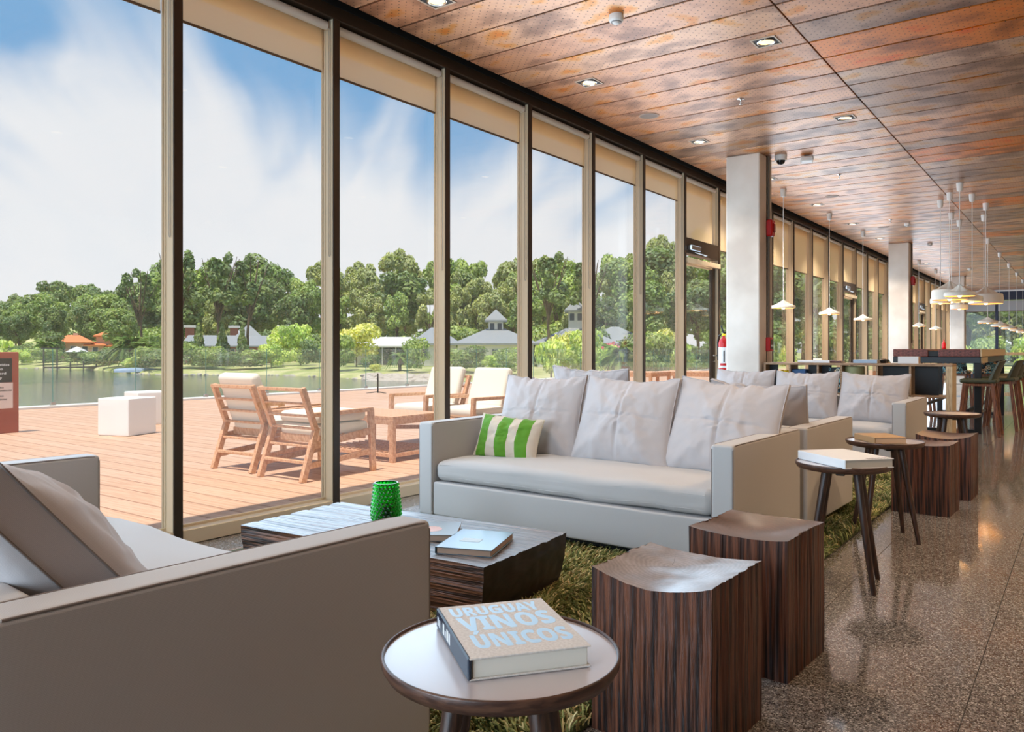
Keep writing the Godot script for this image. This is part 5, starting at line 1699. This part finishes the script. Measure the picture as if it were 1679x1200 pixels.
func build_land() -> void:
	solo("lake", Geo.new().grid(2, 2, func(u: float, t: float) -> Vector3: return V(lerpf(-330, -0.5, u), LAKE, lerpf(260, -260, t))), mats["lake"], "calm grey-green lake beyond the deck", "water", Vector3.ZERO, "", "structure")
	var nz := noise(0.06, 3, 3)
	solo("lawn", Geo.new().grid(130, 34, func(u: float, t: float) -> Vector3:
		var d := lerpf(-60, 150, u)
		var s := shore(d)
		var r := s - 1.5 + pow(t, 2.2) * 260
		r += nz.get_noise_2d(d * 3, t * 40) * 3 * (1 - t)
		return az(d, r, land_y(d, r) + 0.05 * nz.get_noise_2d(r * 2, d * 9))), mats["lawn"], "sunlit grass shore and ground beyond the lake", "lawn", Vector3.ZERO, "", "structure")
	# paving outside the far parts of the building
	solo("pavement", B(V(RIGHT + 0.25, -0.2, -60), V(RIGHT + 40, -0.03, 40)), mat("paving", Color(0.74, 0.71, 0.67), 0.85), "pale paving on the landward side of the lounge", "paving", Vector3.ZERO, "", "structure")
	solo("forecourt", B(V(-12, -0.25, -120), V(RIGHT + 40, -0.04, FAR - 9.5)), mats["lawn"], "grass beyond the far end of the building", "lawn", Vector3.ZERO, "", "structure")
	solo("near_terrace", B(V(-12, -0.25, 4.6), V(RIGHT + 40, -0.04, 45)), mats["paving"], "paved terrace behind the near end of the lounge", "paving", Vector3.ZERO, "", "structure")
	# rocks along the water
	rng.seed = 91
	var rk := Geo.new().grid(9, 6, func(u: float, t: float) -> Vector3:
		var a := -TAU * u
		var b := (t - 0.5) * PI
		var r := 1.0 + 0.28 * sin(a * 2 + b * 3) * cos(b)
		return V(cos(a) * cos(b) * r, sin(b) * 0.62 * r, sin(a) * cos(b) * r), true).mesh()
	var mm := MultiMesh.new()
	mm.transform_format = MultiMesh.TRANSFORM_3D
	mm.mesh = rk
	mm.instance_count = 900
	for i in 900:
		var d := rng.randf_range(40, 46.5) if i < 380 else rng.randf_range(24, 76)
		var r := shore(d) + rng.randf_range(-0.6, 2.0 if i < 380 else 0.9)
		var s := rng.randf_range(0.12, 0.42) * (1.0 if i < 380 else 0.55)
		mm.set_instance_transform(i, Transform3D(Basis(Vector3.UP, rng.randf() * TAU) * Basis.from_scale(V(s * 1.4, s, s)), az(d, r, land_y(d, r) + s * 0.2)))
	var mi := MultiMeshInstance3D.new()
	mi.name = "shore_rocks"
	mi.multimesh = mm
	mi.material_override = mats["rock"]
	tag(mi, "pale rubble of rocks along the far water's edge", "rocks", "", "stuff")
	add_child(mi, true)

func crown(sd: int, blobs: Array, leaf: float, count: int, tones: Array, droop := 0.0) -> ArrayMesh:
	# leaf sprays strewn over a cluster of rounded masses; blobs: [centre, radii]
	rng.seed = sd
	var vv := PackedVector3Array()
	var nn := PackedVector3Array()
	var cc := PackedColorArray()
	var ii := PackedInt32Array()
	var area := 0.0
	for b in blobs:
		area += b[1].x * b[1].y
	for b in blobs:
		var o: Vector3 = b[0]
		var r: Vector3 = b[1]
		var tone: Color = tones[rng.randi() % tones.size()]
		for i in int(count * r.x * r.y / area):
			var y := rng.randf_range(-0.75, 1.0)
			var a := rng.randf() * TAU
			var q := sqrt(1 - y * y)
			var d := V(cos(a) * q, y, sin(a) * q)
			var p := o + d * r * rng.randf_range(0.72, 1.06)
			var n := (d + V(rng.randf_range(-0.8, 0.8), rng.randf_range(-0.3, 0.9), rng.randf_range(-0.8, 0.8))).normalized()
			var x := n.cross(V(rng.randf_range(-1, 1), rng.randf_range(-1, 1), rng.randf_range(-1, 1))).normalized()
			var w := n.cross(x)
			if droop > 0:
				w = w.lerp(Vector3.DOWN * signf(w.y + 0.001) * -1, droop).normalized()
			var s := leaf * rng.randf_range(0.6, 1.35)
			var col := tone.lightened(0.30).lerp(Color(tone.r * 1.15, tone.g * 1.12, tone.b * 0.95), rng.randf()).darkened(rng.randf() * 0.25).srgb_to_linear() * 1.45
			var k := vv.size()
			vv.append_array(PackedVector3Array([p - x * s * 0.5, p - w * s * 0.6 + n * s * 0.1, p + x * s * 0.5, p + w * s * 0.7 - n * s * 0.15]))
			for j in 4:
				nn.append(n)
				cc.append(col)
			ii.append_array(PackedInt32Array([k, k + 2, k + 1, k, k + 3, k + 2]))
	var arr := []
	arr.resize(Mesh.ARRAY_MAX)
	arr[Mesh.ARRAY_VERTEX] = vv
	arr[Mesh.ARRAY_NORMAL] = nn
	arr[Mesh.ARRAY_COLOR] = cc
	arr[Mesh.ARRAY_INDEX] = ii
	var m := ArrayMesh.new()
	m.add_surface_from_arrays(Mesh.PRIMITIVE_TRIANGLES, arr)
	return m

func tree_blobs(sd: int, h: float, w: float, low: float, n: int, lump: float) -> Array:
	rng.seed = sd
	var out := []
	for i in n:
		var t := rng.randf()
		var y := lerpf(low, 1.0 - lump * 0.45, pow(t, 0.8))
		var reach := w * sqrt(maxf(0.05, 1 - pow((y - 0.58) / 0.5, 2))) * 0.62
		var a := rng.randf() * TAU
		var s := lump * rng.randf_range(0.7, 1.25)
		out.append([V(cos(a) * reach * sqrt(rng.randf()), y, sin(a) * reach * sqrt(rng.randf())) * V(1, h, 1), V(s * w * 1.1, s * h * 0.42, s * w * 1.1)])
	return out

var kinds := {}

func plant_kind(called: String, cr: ArrayMesh, trunk: Geo) -> void:
	kinds[called] = [cr, trunk.mesh() if trunk else null]

func plant(kind: String, called: String, label: String, at: Vector3, s: Vector3, turn: float, group := "") -> Node3D:
	var o := thing(called, label, "tree" if called.ends_with("tree") or called.ends_with("palm") else "shrub", at, turn, group)
	o.basis = o.basis * Basis.from_scale(s)
	obj("crown", kinds[kind][0], mats["leaf"], o)
	if kinds[kind][1]:
		obj("trunk", kinds[kind][1], mats["bark"], o)
	return o

func trunk_geo(h: float, r: float, fork: int, sd: int) -> Geo:
	rng.seed = sd
	var g := Geo.new()
	g.tube(PackedVector3Array([V(0, -0.5, 0), V(0.02 * h, h * 0.25, 0), V(0, h * 0.55, 0.01 * h)]), r, r * 0.6, 7)
	for i in fork:
		var a := rng.randf() * TAU
		g.tube(PackedVector3Array([V(0, h * rng.randf_range(0.3, 0.52), 0), V(cos(a) * h * 0.08, h * 0.66, sin(a) * h * 0.08), V(cos(a) * h * 0.15, h * rng.randf_range(0.78, 0.92), sin(a) * h * 0.15)]), r * 0.5, r * 0.15, 5)
	return g

func palm_geo(n: int, l: float, sd: int) -> ArrayMesh:
	rng.seed = sd
	var g := Geo.new()
	for i in n:
		var a := rng.randf() * TAU
		var rise := rng.randf_range(-0.25, 0.95)
		g.tint = Color(0.33, 0.46, 0.22).lerp(Color(0.55, 0.62, 0.33), rng.randf()).srgb_to_linear()
		var dir := V(cos(a), 0, sin(a))
		var side := V(-sin(a), 0, cos(a))
		var prev := Vector3.ZERO
		for k in 6:
			var t := (k + 1) / 6.0
			var p := dir * l * t * (1 - 0.25 * rise * t) + Vector3.UP * l * (rise * t - 0.75 * t * t)
			var w := l * 0.10 * sin(PI * (0.15 + 0.8 * t))
			for s: float in [-1.0, 1.0]:
				g.quad(prev, p, p + side * s * w - Vector3.UP * w * 0.5 + dir * w, prev + side * s * w - Vector3.UP * w * 0.5 + dir * w)
			prev = p
	return g.mesh()

func build_plants() -> void:
	# unit kinds: height 1 m of crown mass, scaled where they stand
	var dark := [Color(0.42, 0.51, 0.33), Color(0.47, 0.55, 0.35), Color(0.38, 0.48, 0.33)]
	var oliv := [Color(0.57, 0.61, 0.41), Color(0.62, 0.65, 0.44), Color(0.53, 0.58, 0.39)]
	var mids := [Color(0.53, 0.62, 0.36), Color(0.58, 0.66, 0.38), Color(0.48, 0.58, 0.35)]
	var lime := [Color(0.74, 0.82, 0.46), Color(0.80, 0.85, 0.50), Color(0.68, 0.78, 0.45)]
	var gold := [Color(0.88, 0.85, 0.50), Color(0.80, 0.80, 0.48), Color(0.90, 0.87, 0.56)]
	for i in 3:
		plant_kind("pine%d" % i, crown(100 + i, tree_blobs(200 + i, 1.0, 0.34, 0.34, 22, 0.26), 0.026, 7600, dark if i != 1 else mids), trunk_geo(0.9, 0.018, 4, 5 + i))
		plant_kind("gum%d" % i, crown(110 + i, tree_blobs(210 + i, 1.0, 0.25, 0.18, 26, 0.20), 0.021, 8200, oliv if i != 2 else mids, 0.4), trunk_geo(0.95, 0.014, 5, 15 + i))
	plant_kind("open", crown(120, tree_blobs(220, 1.0, 0.24, 0.45, 11, 0.15), 0.024, 1900, dark), trunk_geo(0.98, 0.014, 9, 25))
	plant_kind("bush0", crown(130, tree_blobs(230, 1.0, 0.62, 0.2, 14, 0.40), 0.060, 2400, mids), null)
	plant_kind("bush1", crown(131, tree_blobs(231, 1.0, 0.62, 0.2, 14, 0.40), 0.060, 2400, dark), null)
	plant_kind("lime", crown(132, tree_blobs(232, 1.0, 0.52, 0.2, 14, 0.36), 0.060, 2400, lime), trunk_geo(0.6, 0.02, 2, 35))
	plant_kind("gold", crown(133, tree_blobs(233, 1.0, 0.60, 0.2, 14, 0.40), 0.060, 2400, gold), trunk_geo(0.6, 0.02, 2, 36))
	plant_kind("cone", crown(134, [[V(0, 0.16, 0), V(0.36, 0.2, 0.36)], [V(0.02, 0.4, 0), V(0.28, 0.2, 0.28)], [V(-0.02, 0.62, 0), V(0.19, 0.18, 0.19)], [V(0, 0.84, 0), V(0.09, 0.17, 0.09)]], 0.060, 2200, dark), trunk_geo(0.5, 0.02, 0, 37))
	plant_kind("willow", crown(135, tree_blobs(235, 1.0, 0.6, 0.15, 18, 0.34), 0.075, 2600, lime, 0.9), trunk_geo(0.7, 0.03, 3, 38))
	plant_kind("pink", crown(136, tree_blobs(236, 1.0, 0.7, 0.3, 8, 0.42), 0.07, 900, [Color(0.86, 0.33, 0.56), Color(0.80, 0.42, 0.58)]), null)
	kinds["palm"] = [palm_geo(46, 0.62, 44), Geo.new().tube(PackedVector3Array([V(0, -0.85, 0), V(0.02, -0.4, 0), V(0, 0.02, 0)]), 0.06, 0.07, 8).mesh()]
	# the wood behind: heights read against the sky line
	var line := [[74.0, 0.050], [70.9, 0.052], [69.0, 0.060], [67.1, 0.073], [65.5, 0.079], [63.1, 0.083], [61.6, 0.080], [60.9, 0.093], [59.6, 0.109], [58.3, 0.112], [55.4, 0.117], [54.0, 0.119], [52.0, 0.104], [49.5, 0.108], [46.5, 0.112], [44.8, 0.120], [43.5, 0.124], [42.2, 0.117], [40.2, 0.121], [38.2, 0.114], [35.6, 0.119], [33.4, 0.122], [32.2, 0.113], [29.8, 0.118], [27.0, 0.143], [24.3, 0.145], [20.5, 0.158], [14.0, 0.16], [8.0, 0.15], [2.0, 0.14], [-12.0, 0.13]]
	var rise := func(d: float) -> float:
		for i in line.size() - 1:
			if d > line[i + 1][0]:
				return lerpf(line[i][1], line[i + 1][1], (line[i][0] - d) / (line[i][0] - line[i + 1][0]))
		return 0.13
	rng.seed = 17
	var n := 0
	var count := {}
	for row in 4:
		var d := 74.0 - row * 0.4
		while d > -12:
			var r: float = shore(d) + [70.0, 57.0, 46.0, 36.0][row] + rng.randf_range(-3, 3)
			if d < 20:
				r = maxf(r, 70.0)
			var base := land_y(d, r)
			var frac: float = [1.0, 0.93, 0.82, 0.66][row]
			var h: float = 1.12 + rise.call(d) * r * frac * rng.randf_range(0.90, 1.05) - base
			var k := "gum" if d < 50 or rng.randf() < 0.2 else "pine"
			if d < 50 and rng.randf() < 0.18:
				k = "pine"
			var where := "over the red-roofed house" if d > 59 else "right of the first mullion" if d > 50 else "over the white tent" if d > 41 else "behind the grey pavilions" if d > 28 else "in the last bays"
			var fat := rng.randf_range(0.9, 1.25)
			var key := "%d%s" % [row, where]
			var nth: int = count.get(key, 0)
			count[key] = nth + 1
			plant("%s%d" % [k, rng.randi() % 3], "tree", "%s tree, %s row of wood, %s from left %s" % ["dark green" if k == "pine" else "olive gum", ["back", "third", "second", "front"][row], ORD[mini(nth, 35)], where], az(d, r, base), V(h * fat, h, h * fat), rng.randf() * 360, "trees of the wood %s" % where)
			n += 1
			d -= rad_to_deg(h * (0.36 if k == "pine" else 0.27) * [1.0, 1.0, 1.05, 1.15][row] / r) * rng.randf_range(0.85, 1.2) * 1.25
	# trees that stand clear of the rest
	for q in [[58.9, 88.0, 12.6, "open", "spreading dark tree with an open flat top right behind the first mullion"], [56.4, 92.0, 12.9, "open", "spreading open-topped tree, second right of the first mullion"], [54.4, 94.0, 13.0, "open", "spreading open-topped tree, third right of the first mullion"], [33.4, 76.0, 11.6, "open", "slim gum tree with an open crown rising above the wood in the fifth bay"], [30.4, 78.0, 11.4, "open", "thin open tree just left of the sixth mullion"], [61.3, 104.0, 12.0, "open", "open-crowned tree just left of the first mullion"]]:
		var b := land_y(q[0], q[1])
		plant(q[3], "tree", q[4], az(q[0], q[1], b), V(q[2] * 1.1, q[2] - b - 0.4, q[2] * 1.1), q[0] * 31)
	# garden plants along the far shore: [heading, distance past the shore, height, width, kind, name, label]
	var list := [
		[69.2, 8.0, 3.6, 4.2, "willow", "shrub", "pale drooping willow shrub at the far left of the shore"],
		[67.9, 6.0, 2.2, 3.2, "lime", "shrub", "light green rounded shrub right of the willow"],
		[66.6, 5.0, 2.3, 3.6, "bush0", "shrub", "low grey-green shrub above the sign's corner"],
		[66.5, 12.0, 4.2, 2.0, "palm", "palm", "date palm left of the red-roofed house"],
		[66.3, 14.0, 4.4, 3.4, "bush1", "shrub", "dark shrub at the left end of the red-roofed house"],
		[64.6, 7.0, 2.0, 4.5, "bush1", "shrub", "dark clipped shrub under the red-roofed house, left"],
		[63.6, 6.0, 1.8, 4.5, "bush0", "shrub", "low green shrub before the red-roofed house, middle"],
		[62.9, 5.0, 2.2, 3.0, "bush1", "shrub", "dark shrub beside the jetty"],
		[61.8, 9.0, 4.6, 2.2, "palm", "palm", "tall palm right of the house tower"],
		[61.9, 3.0, 1.3, 1.8, "lime", "shrub", "small bright green shrub at the water's edge by the jetty"],
		[60.9, 9.0, 3.8, 2.2, "palm", "palm", "palm just left of the first mullion"],
		[61.0, 4.0, 2.4, 3.0, "bush0", "shrub", "green shrub just left of the first mullion"],
		[60.2, 4.0, 2.2, 3.4, "bush1", "shrub", "dark shrub hidden behind the first mullion"],
		[58.2, 8.0, 2.8, 3.4, "bush0", "shrub", "grey-green shrub just right of the first mullion"],
		[57.7, 13.0, 4.6, 2.7, "cone", "conifer_tree", "left one of the three young conifers before the long grey roof"],
		[56.2, 12.0, 4.6, 2.9, "cone", "conifer_tree", "middle one of the three young conifers before the long grey roof"],
		[54.9, 12.0, 4.3, 2.6, "cone", "conifer_tree", "right one of the three young conifers before the long grey roof"],
		[57.0, 7.0, 2.3, 3.8, "bush0", "shrub", "low shrub under the left young conifer"],
		[55.6, 5.0, 1.9, 3.0, "bush1", "shrub", "dark low shrub under the middle young conifer"],
		[54.3, 6.0, 2.0, 3.4, "bush0", "shrub", "low shrub under the right young conifer"],
		[53.0, 9.0, 2.6, 3.0, "lime", "shrub", "yellow-green shrub at the end of the grey-roofed house"],
		[52.2, 14.0, 4.6, 3.4, "lime", "shrub", "bright lime bush right of the grey-roofed house"],
		[51.0, 16.0, 4.8, 3.6, "lime", "shrub", "tall lime bush left of the second mullion"],
		[50.2, 9.0, 3.0, 3.0, "bush1", "shrub", "dark bush at the foot of the tall lime bush"],
		[48.4, 6.0, 3.4, 3.0, "bush0", "shrub", "green bush just right of the second mullion at the water"],
		[47.2, 16.0, 4.4, 4.6, "gold", "shrub", "round yellow-green tree left of the white tent"],
		[46.2, 9.0, 1.5, 1.8, "bush1", "shrub", "dark purple-green shrub before the white tent"],
		[45.9, 6.0, 0.8, 1.0, "gold", "shrub", "small yellow flowering shrub on the lawn before the tent"],
		[44.1, 9.0, 2.3, 1.7, "palm", "palm", "short stout palm on the lawn before the white tent"],
		[42.9, 7.0, 3.0, 2.4, "bush0", "shrub", "loose green shrub left of the third mullion"],
		[40.0, 8.0, 2.0, 2.4, "bush0", "shrub", "green shrub before the left pavilion"],
		[38.9, 7.0, 2.4, 2.6, "bush1", "shrub", "dark bushy plant before the pavilion windows"],
		[37.5, 7.0, 1.6, 1.8, "lime", "shrub", "small topiary-like lime shrub before the pavilion"],
		[36.2, 6.0, 2.2, 2.4, "bush0", "shrub", "green shrub just left of the fourth mullion"],
		[33.2, 2.0, 3.0, 2.6, "willow", "shrub", "trailing light green shrub at the water in the fifth bay"],
		[32.2, 4.0, 3.4, 2.6, "gold", "shrub", "tall yellow-green bush in the fifth bay"],
		[31.2, 3.0, 2.8, 2.4, "lime", "shrub", "lime bush at the right of the fifth bay"],
		[29.4, 3.0, 2.6, 2.4, "lime", "shrub", "lime bush at the left of the sixth bay"],
		[29.3, 8.0, 2.6, 1.6, "pink", "shrub", "pink flowering bougainvillea in the sixth bay"],
		[28.2, 1.0, 3.9, 1.9, "palm", "palm", "spiky cycad palm in the sixth bay"],
		[26.4, 3.0, 2.7, 2.6, "gold", "shrub", "yellow round shrub in the seventh bay"],
		[27.0, 1.5, 1.6, 1.8, "bush1", "shrub", "dark low shrub under the yellow one in the seventh bay"],
		[24.9, 3.0, 2.3, 2.6, "gold", "shrub", "pale yellow shrub outside the terrace door"],
		[23.6, 2.0, 1.9, 2.4, "bush0", "shrub", "green shrub outside the terrace door"]]
	for q in list:
		var r: float = shore(q[0]) + q[1]
		var at := az(q[0], r, land_y(q[0], r))
		if q[4] == "palm":
			at.y += q[2] * 0.55
			plant("palm", q[5], q[6], at, V(q[2] * 1.0, q[2] * 0.95, q[2] * 1.0), q[0] * 53)
		else:
			plant(q[4], q[5], q[6], at, V(q[3] * 0.95, q[2], q[3] * 0.95), q[0] * 53)
	# greenery close to the building farther along
	rng.seed = 23
	for i in 9:
		var z := -34.0 - i * 3.4
		var k: String = ["lime", "bush0", "gold", "lime", "bush1"][i % 5]
		var hgt := rng.randf_range(1.6, 2.6)
		plant(k, "shrub", "%s garden shrub seen through the far bays past the first column" % ORD[i], V(-14.5 + rng.randf_range(-1.5, 1.0), LAKE + 0.5, z), V(1.9, hgt + 0.6, 1.9), rng.randf() * 360, "shrubs past the deck edge")
	# low growth along the foot of the wood
	var u := 73.0
	var m := 0
	while u > -10.0:
		var r := shore(u) + rng.randf_range(26.0, 33.0)
		if u < 20:
			r = maxf(r, 62.0)
		plant(["bush0", "bush1", "bush1"][rng.randi() % 3], "shrub", "bushy undergrowth at the foot of the wood, %s clump from the left" % ORD[mini(m, 35)], az(u, r, land_y(u, r) - 0.3), V(5.0, rng.randf_range(3.0, 5.0), 4.0), rng.randf() * 360, "undergrowth at the foot of the wood")
		u -= rad_to_deg(4.6 / r)
		m += 1
	for i in 12:
		var h := rng.randf_range(11, 16)
		plant("pine%d" % (i % 3), "tree", "%s dark tree from the left beyond the blue end wall" % ORD[i], V(-9.0 + i * 2.6, -0.2, -62.0 - rng.randf_range(0, 14)), V(h * 1.1, h, h * 1.1), rng.randf() * 360, "trees beyond the blue end wall")
	for i in 5:
		plant(["lime", "bush0"][i % 2], "shrub", "%s green shrub from the left outside the blue end wall" % ORD[i], V(-1.5 + i * 1.6, -0.1, -47.0 - (i % 3)), V(1.6, 1.9, 1.6), i * 70.0, "shrubs outside the end wall")

func hip_roof(w: float, d: float, h: float, ridge: float, over: float) -> Geo:
	# eaves at y = 0
	var g := Geo.new()
	var x := w / 2 + over
	var z := d / 2 + over
	var a := V(-x, 0, z)
	var b := V(x, 0, z)
	var c := V(x, 0, -z)
	var e := V(-x, 0, -z)
	var r0 := V(-ridge / 2, h, 0)
	var r1 := V(ridge / 2, h, 0)
	if ridge > 0.01:
		g.quad(a, b, r1, r0)
		g.quad(c, e, r0, r1)
	else:
		g.tri(a, b, r0)
		g.tri(c, e, r0)
	g.tri(b, c, r1)
	g.tri(e, a, r0)
	g.quad(e, c, b, a)
	g.box(V(-x, -0.18, -z), V(x, 0.0, z))
	return g

func wing(o: Node3D, at: Vector3, w: float, d: float, h: float, wall: Material, roof: Material, rh: float, ridge: float, wins: int) -> void:
	obj("walls", B(at + V(-w / 2, 0, -d / 2), at + V(w / 2, h, d / 2)), wall, o)
	var rf := obj("roof", hip_roof(w, d, rh, ridge, 0.45), roof, o, at + V(0, h + 0.15, 0))
	for i in wins:
		var x := at.x - w / 2 + (i + 0.5) * w / wins
		var wn := obj("window", B(V(-0.42, 0, -0.05), V(0.42, 1.1, 0.06), 0.02), mats["render_white"], o, V(x, at.y + h * 0.32, at.z + d / 2))
		obj("pane", B(V(-0.34, 0.08, 0.05), V(0.34, 1.02, 0.075)), mats["house_glass"], wn)

func build_houses() -> void:
	var face := func(deg: float) -> float: return deg
	var gy := func(deg: float, r: float) -> float: return land_y(deg, r) - 0.1
	# red-roofed house on the left
	var d := 64.3
	var r := 133.0
	var h := thing("house", "pink house with orange tiled roofs and a small tower on the far left shore", "house", az(d, r, gy.call(d, r)), d)
	wing(h, V(-1.85, 0.5, 0), 4.4, 4.5, 2.2, mats["pink_wall"], mats["tile_roof"], 1.05, 1.6, 3)
	wing(h, V(0.95, 0.5, 0.3), 2.2, 4, 1.8, mats["pink_wall"], mats["tile_roof"], 0.5, 1.2, 1)
	wing(h, V(2.25, 0.5, 0), 2.3, 3, 3.2, mats["pink_wall"], mats["tile_roof"], 0.62, 0.0, 1)
	wing(h, V(3.3, 0.5, 0.9), 1.0, 2.4, 1.7, mats["render_white"], mats["tile_roof"], 0.2, 0.6, 1)
	obj("chimney", B(V(-1.9, 2.9, -0.5), V(-1.3, 4.2, 0.1)), mats["pink_wall"], h)
	# long grey-roofed house with a pyramid roof
	d = 55.6
	r = 104.0
	h = thing("house", "low house with a long grey roof, brick chimneys and a pointed pyramid roof", "house", az(d, r, gy.call(d, r)), d)
	wing(h, V(0.0, 0.2, 0), 10.5, 6, 1.9, mats["brick_wall"], mats["grey_roof"], 1.3, 10.0, 5)
	wing(h, V(2.0, 0.2, -1.5), 2.7, 2.7, 2.9, mats["brick_wall"], mats["grey_roof"], 1.8, 0.0, 0)
	for x: float in [-4.9, 0.3]:
		obj("chimney", B(V(x - 0.5, 2.5, -2.4), V(x + 0.5, 4.5, -1.4)), mats["brick_wall"], h)
		obj("chimney_cap", B(V(x - 0.7, 4.5, -2.6), V(x + 0.7, 4.8, -1.2)), mats["render_white"], h)
	# white tent
	d = 44.4
	r = 90.0
	h = thing("tent", "long white event tent on the lawn", "tent", az(d, r, gy.call(d, r)), d)
	obj("canopy", hip_roof(9.0, 6, 1.0, 6.5, 0.2), mats["white"], h, V(0, 2.2, 0))
	for i in 7:
		obj("post", B(V(-4.4 + i * 1.46 - 0.05, 0, 2.9), V(-4.4 + i * 1.46 + 0.05, 2.2, 3.0)), mats["white"], h)
	obj("side_cloth", B(V(-4.5, 0, -3), V(4.5, 2.1, -2.95)), mats["cream"], h)
	# pavilions with lantern turrets
	for q in [[37.2, 82.0, 7.6, "grey-roofed white pavilion with a lantern turret, behind the fourth mullion", 2.0], [41.6, 86.0, 4.4, "small grey-roofed white pavilion just right of the third mullion", 0.0], [31.4, 80.0, 7.4, "grey-roofed white pavilion with a taller turret in the fifth bay", 2.9], [28.6, 86.0, 7.0, "low grey-roofed pavilion at the right, behind the cycad", 0.0]]:
		d = q[0]
		r = q[1]
		h = thing("pavilion", q[3], "pavilion", az(d, r, gy.call(d, r)), d)
		wing(h, V(0, 0.1, 0), q[2], 7, 2.2, mats["render_white"], mats["grey_roof"], 1.75, 0.8, 5 if q[2] > 5 else 2)
		if q[4] > 0:
			var y := 3.7 + (0.9 if q[4] > 2.5 else 0.0)
			obj("turret", B(V(-0.75, 3.0, -0.75), V(0.75, y + 1.0, 0.75)), mats["render_white"], h)
			var tr := obj("turret_roof", hip_roof(1.6, 1.6, 1.15, 0.0, 0.35), mats["grey_roof"], h, V(0, y + 1.15, 0))
			for x: float in [-0.38, 0.38]:
				obj("turret_window", B(V(x - 0.22, y + 0.1, 0.74), V(x + 0.22, y + 0.8, 0.77)), mats["house_glass"], h)
			tr.set_meta("label", "pointed turret roof")
	# jetty and beach parasol
	d = 64.6
	r = shore(d) - 3.5
	h = thing("jetty", "small dark wooden jetty with posts on the far left water", "jetty", az(d, r, LAKE), d)
	obj("deck_boards", B(V(-4.0, 0.25, -0.6), V(4.2, 0.42, 0.6), 0.02), mat("old_wood", Color(0.30, 0.28, 0.26), 0.8), h)
	for i in 7:
		obj("post", B(V(-3.9 + i * 1.33 - 0.08, -0.6, 0.45), V(-3.9 + i * 1.33 + 0.08, 1.0 if i > 1 else 2.6, 0.6)), mats["old_wood"], h)
	obj("roof_beam", B(V(-4.2, 2.5, -0.6), V(-2.3, 2.65, 0.6)), mats["old_wood"], h)
	d = 64.9
	r = shore(d) + 4
	h = thing("beach_parasol", "white parasol on the far left shore below the house", "parasol", az(d, r, land_y(d, r)), 0)
	obj("canopy", Geo.new().lathe(PackedVector2Array([Vector2(1.35, 1.75), Vector2(0.7, 2.15), Vector2(0.0001, 2.45)]), 12), mats["white"], h)
	obj("pole", Geo.new().tube(PackedVector3Array([V(0, 0, 0), V(0, 2.4, 0)]), 0.04), mats["white_plastic"], h)
	d = 61.6
	r = shore(d) + 1.2
	h = thing("rowing_boat", "pale blue upturned boat on the shore left of the first mullion", "boat", az(d, r, land_y(d, r) + 0.05), d + 20)
	obj("hull", Geo.new().grid(16, 10, func(u: float, t: float) -> Vector3:
		var x := lerpf(-2.0, 2.0, u)
		var w := 0.55 * sqrt(maxf(0.0, 1 - pow(absf(x) / 2.02, 2.2)))
		var a := PI * t
		return V(x, sin(a) * 0.45 * (0.6 + 0.4 * w / 0.55), cos(a) * w)), mat("boat_blue", Color(0.62, 0.72, 0.84), 0.5), h)

# ---------------------------------------------------------------- all of it
const LAMP_E := 4.5

func _ready() -> void:
	# camera: eye 1.12 m above the floor, level, turned 36 degrees from the wall; shifted lens
	var cam := Camera3D.new()
	cam.name = "camera"
	add_child(cam)
	cam.position = Vector3(4.15, 1.12, 0.0)
	cam.rotation.y = deg_to_rad(36.03)
	cam.projection = Camera3D.PROJECTION_FRUSTUM
	cam.near = 0.05
	cam.far = 1000.0
	cam.size = 1200.0 / 1293.0 * 0.05
	cam.frustum_offset = Vector2(0, -28.0 / 1293.0 * 0.05)
	cam.current = true
	# sky
	var env := Environment.new()
	env.background_mode = Environment.BG_SKY
	var sky := Sky.new()
	var sm := PanoramaSkyMaterial.new()
	sm.panorama = ImageTexture.create_from_image(sky_image())
	sky.sky_material = sm
	env.sky = sky
	env.background_energy_multiplier = 1.0
	env.tonemap_mode = Environment.TONE_MAPPER_LINEAR
	env.tonemap_exposure = 1.0
	env.sdfgi_enabled = true
	env.ssao_enabled = true
	env.ssil_enabled = true
	var we := WorldEnvironment.new()
	we.name = "environment"
	we.environment = env
	add_child(we)
	var sun := DirectionalLight3D.new()
	sun.name = "sun"
	add_child(sun)
	sun.look_at_from_position(Vector3.ZERO, Vector3(-0.03, -1.0, -0.27), Vector3.BACK)
	sun.light_color = Color(1.0, 0.965, 0.90)
	sun.light_energy = 1.6
	sun.light_angular_distance = 0.6
	sun.shadow_enabled = true
	sun.sky_mode = DirectionalLight3D.SKY_MODE_LIGHT_ONLY

	# added fill lights: at the unseen near end and along the window wall
	for q in [[V(1.75, 1.75, NEAR - 0.05), 0.0, Vector2(3.3, 3.1), 5.0, Color(0.80, 0.91, 1.0)], [V(0.03, 1.45, -15.6), -PI / 2, Vector2(41.0, 2.6), 0.95, Color(0.80, 0.91, 1.0)]]:
		var al := AreaLight3D.new()
		al.name = "fill_light"
		add_child(al, true)
		al.position = q[0]
		al.rotation.y = q[1]
		al.area_size = q[2]
		al.area_normalize_energy = false
		al.light_energy = q[3]
		al.light_color = q[4]
		al.area_range = 60.0
		al.shadow_enabled = true

	make_materials()
	build_shell()
	build_glass_wall()
	build_deck()
	build_land()
	build_sofas()
	build_tables()
	build_books()
	build_rugs()
	build_deck_furniture()
	build_houses()
	build_plants()
	build_shelf()
	build_bar()
	build_pendants()
	build_ceiling_fittings()
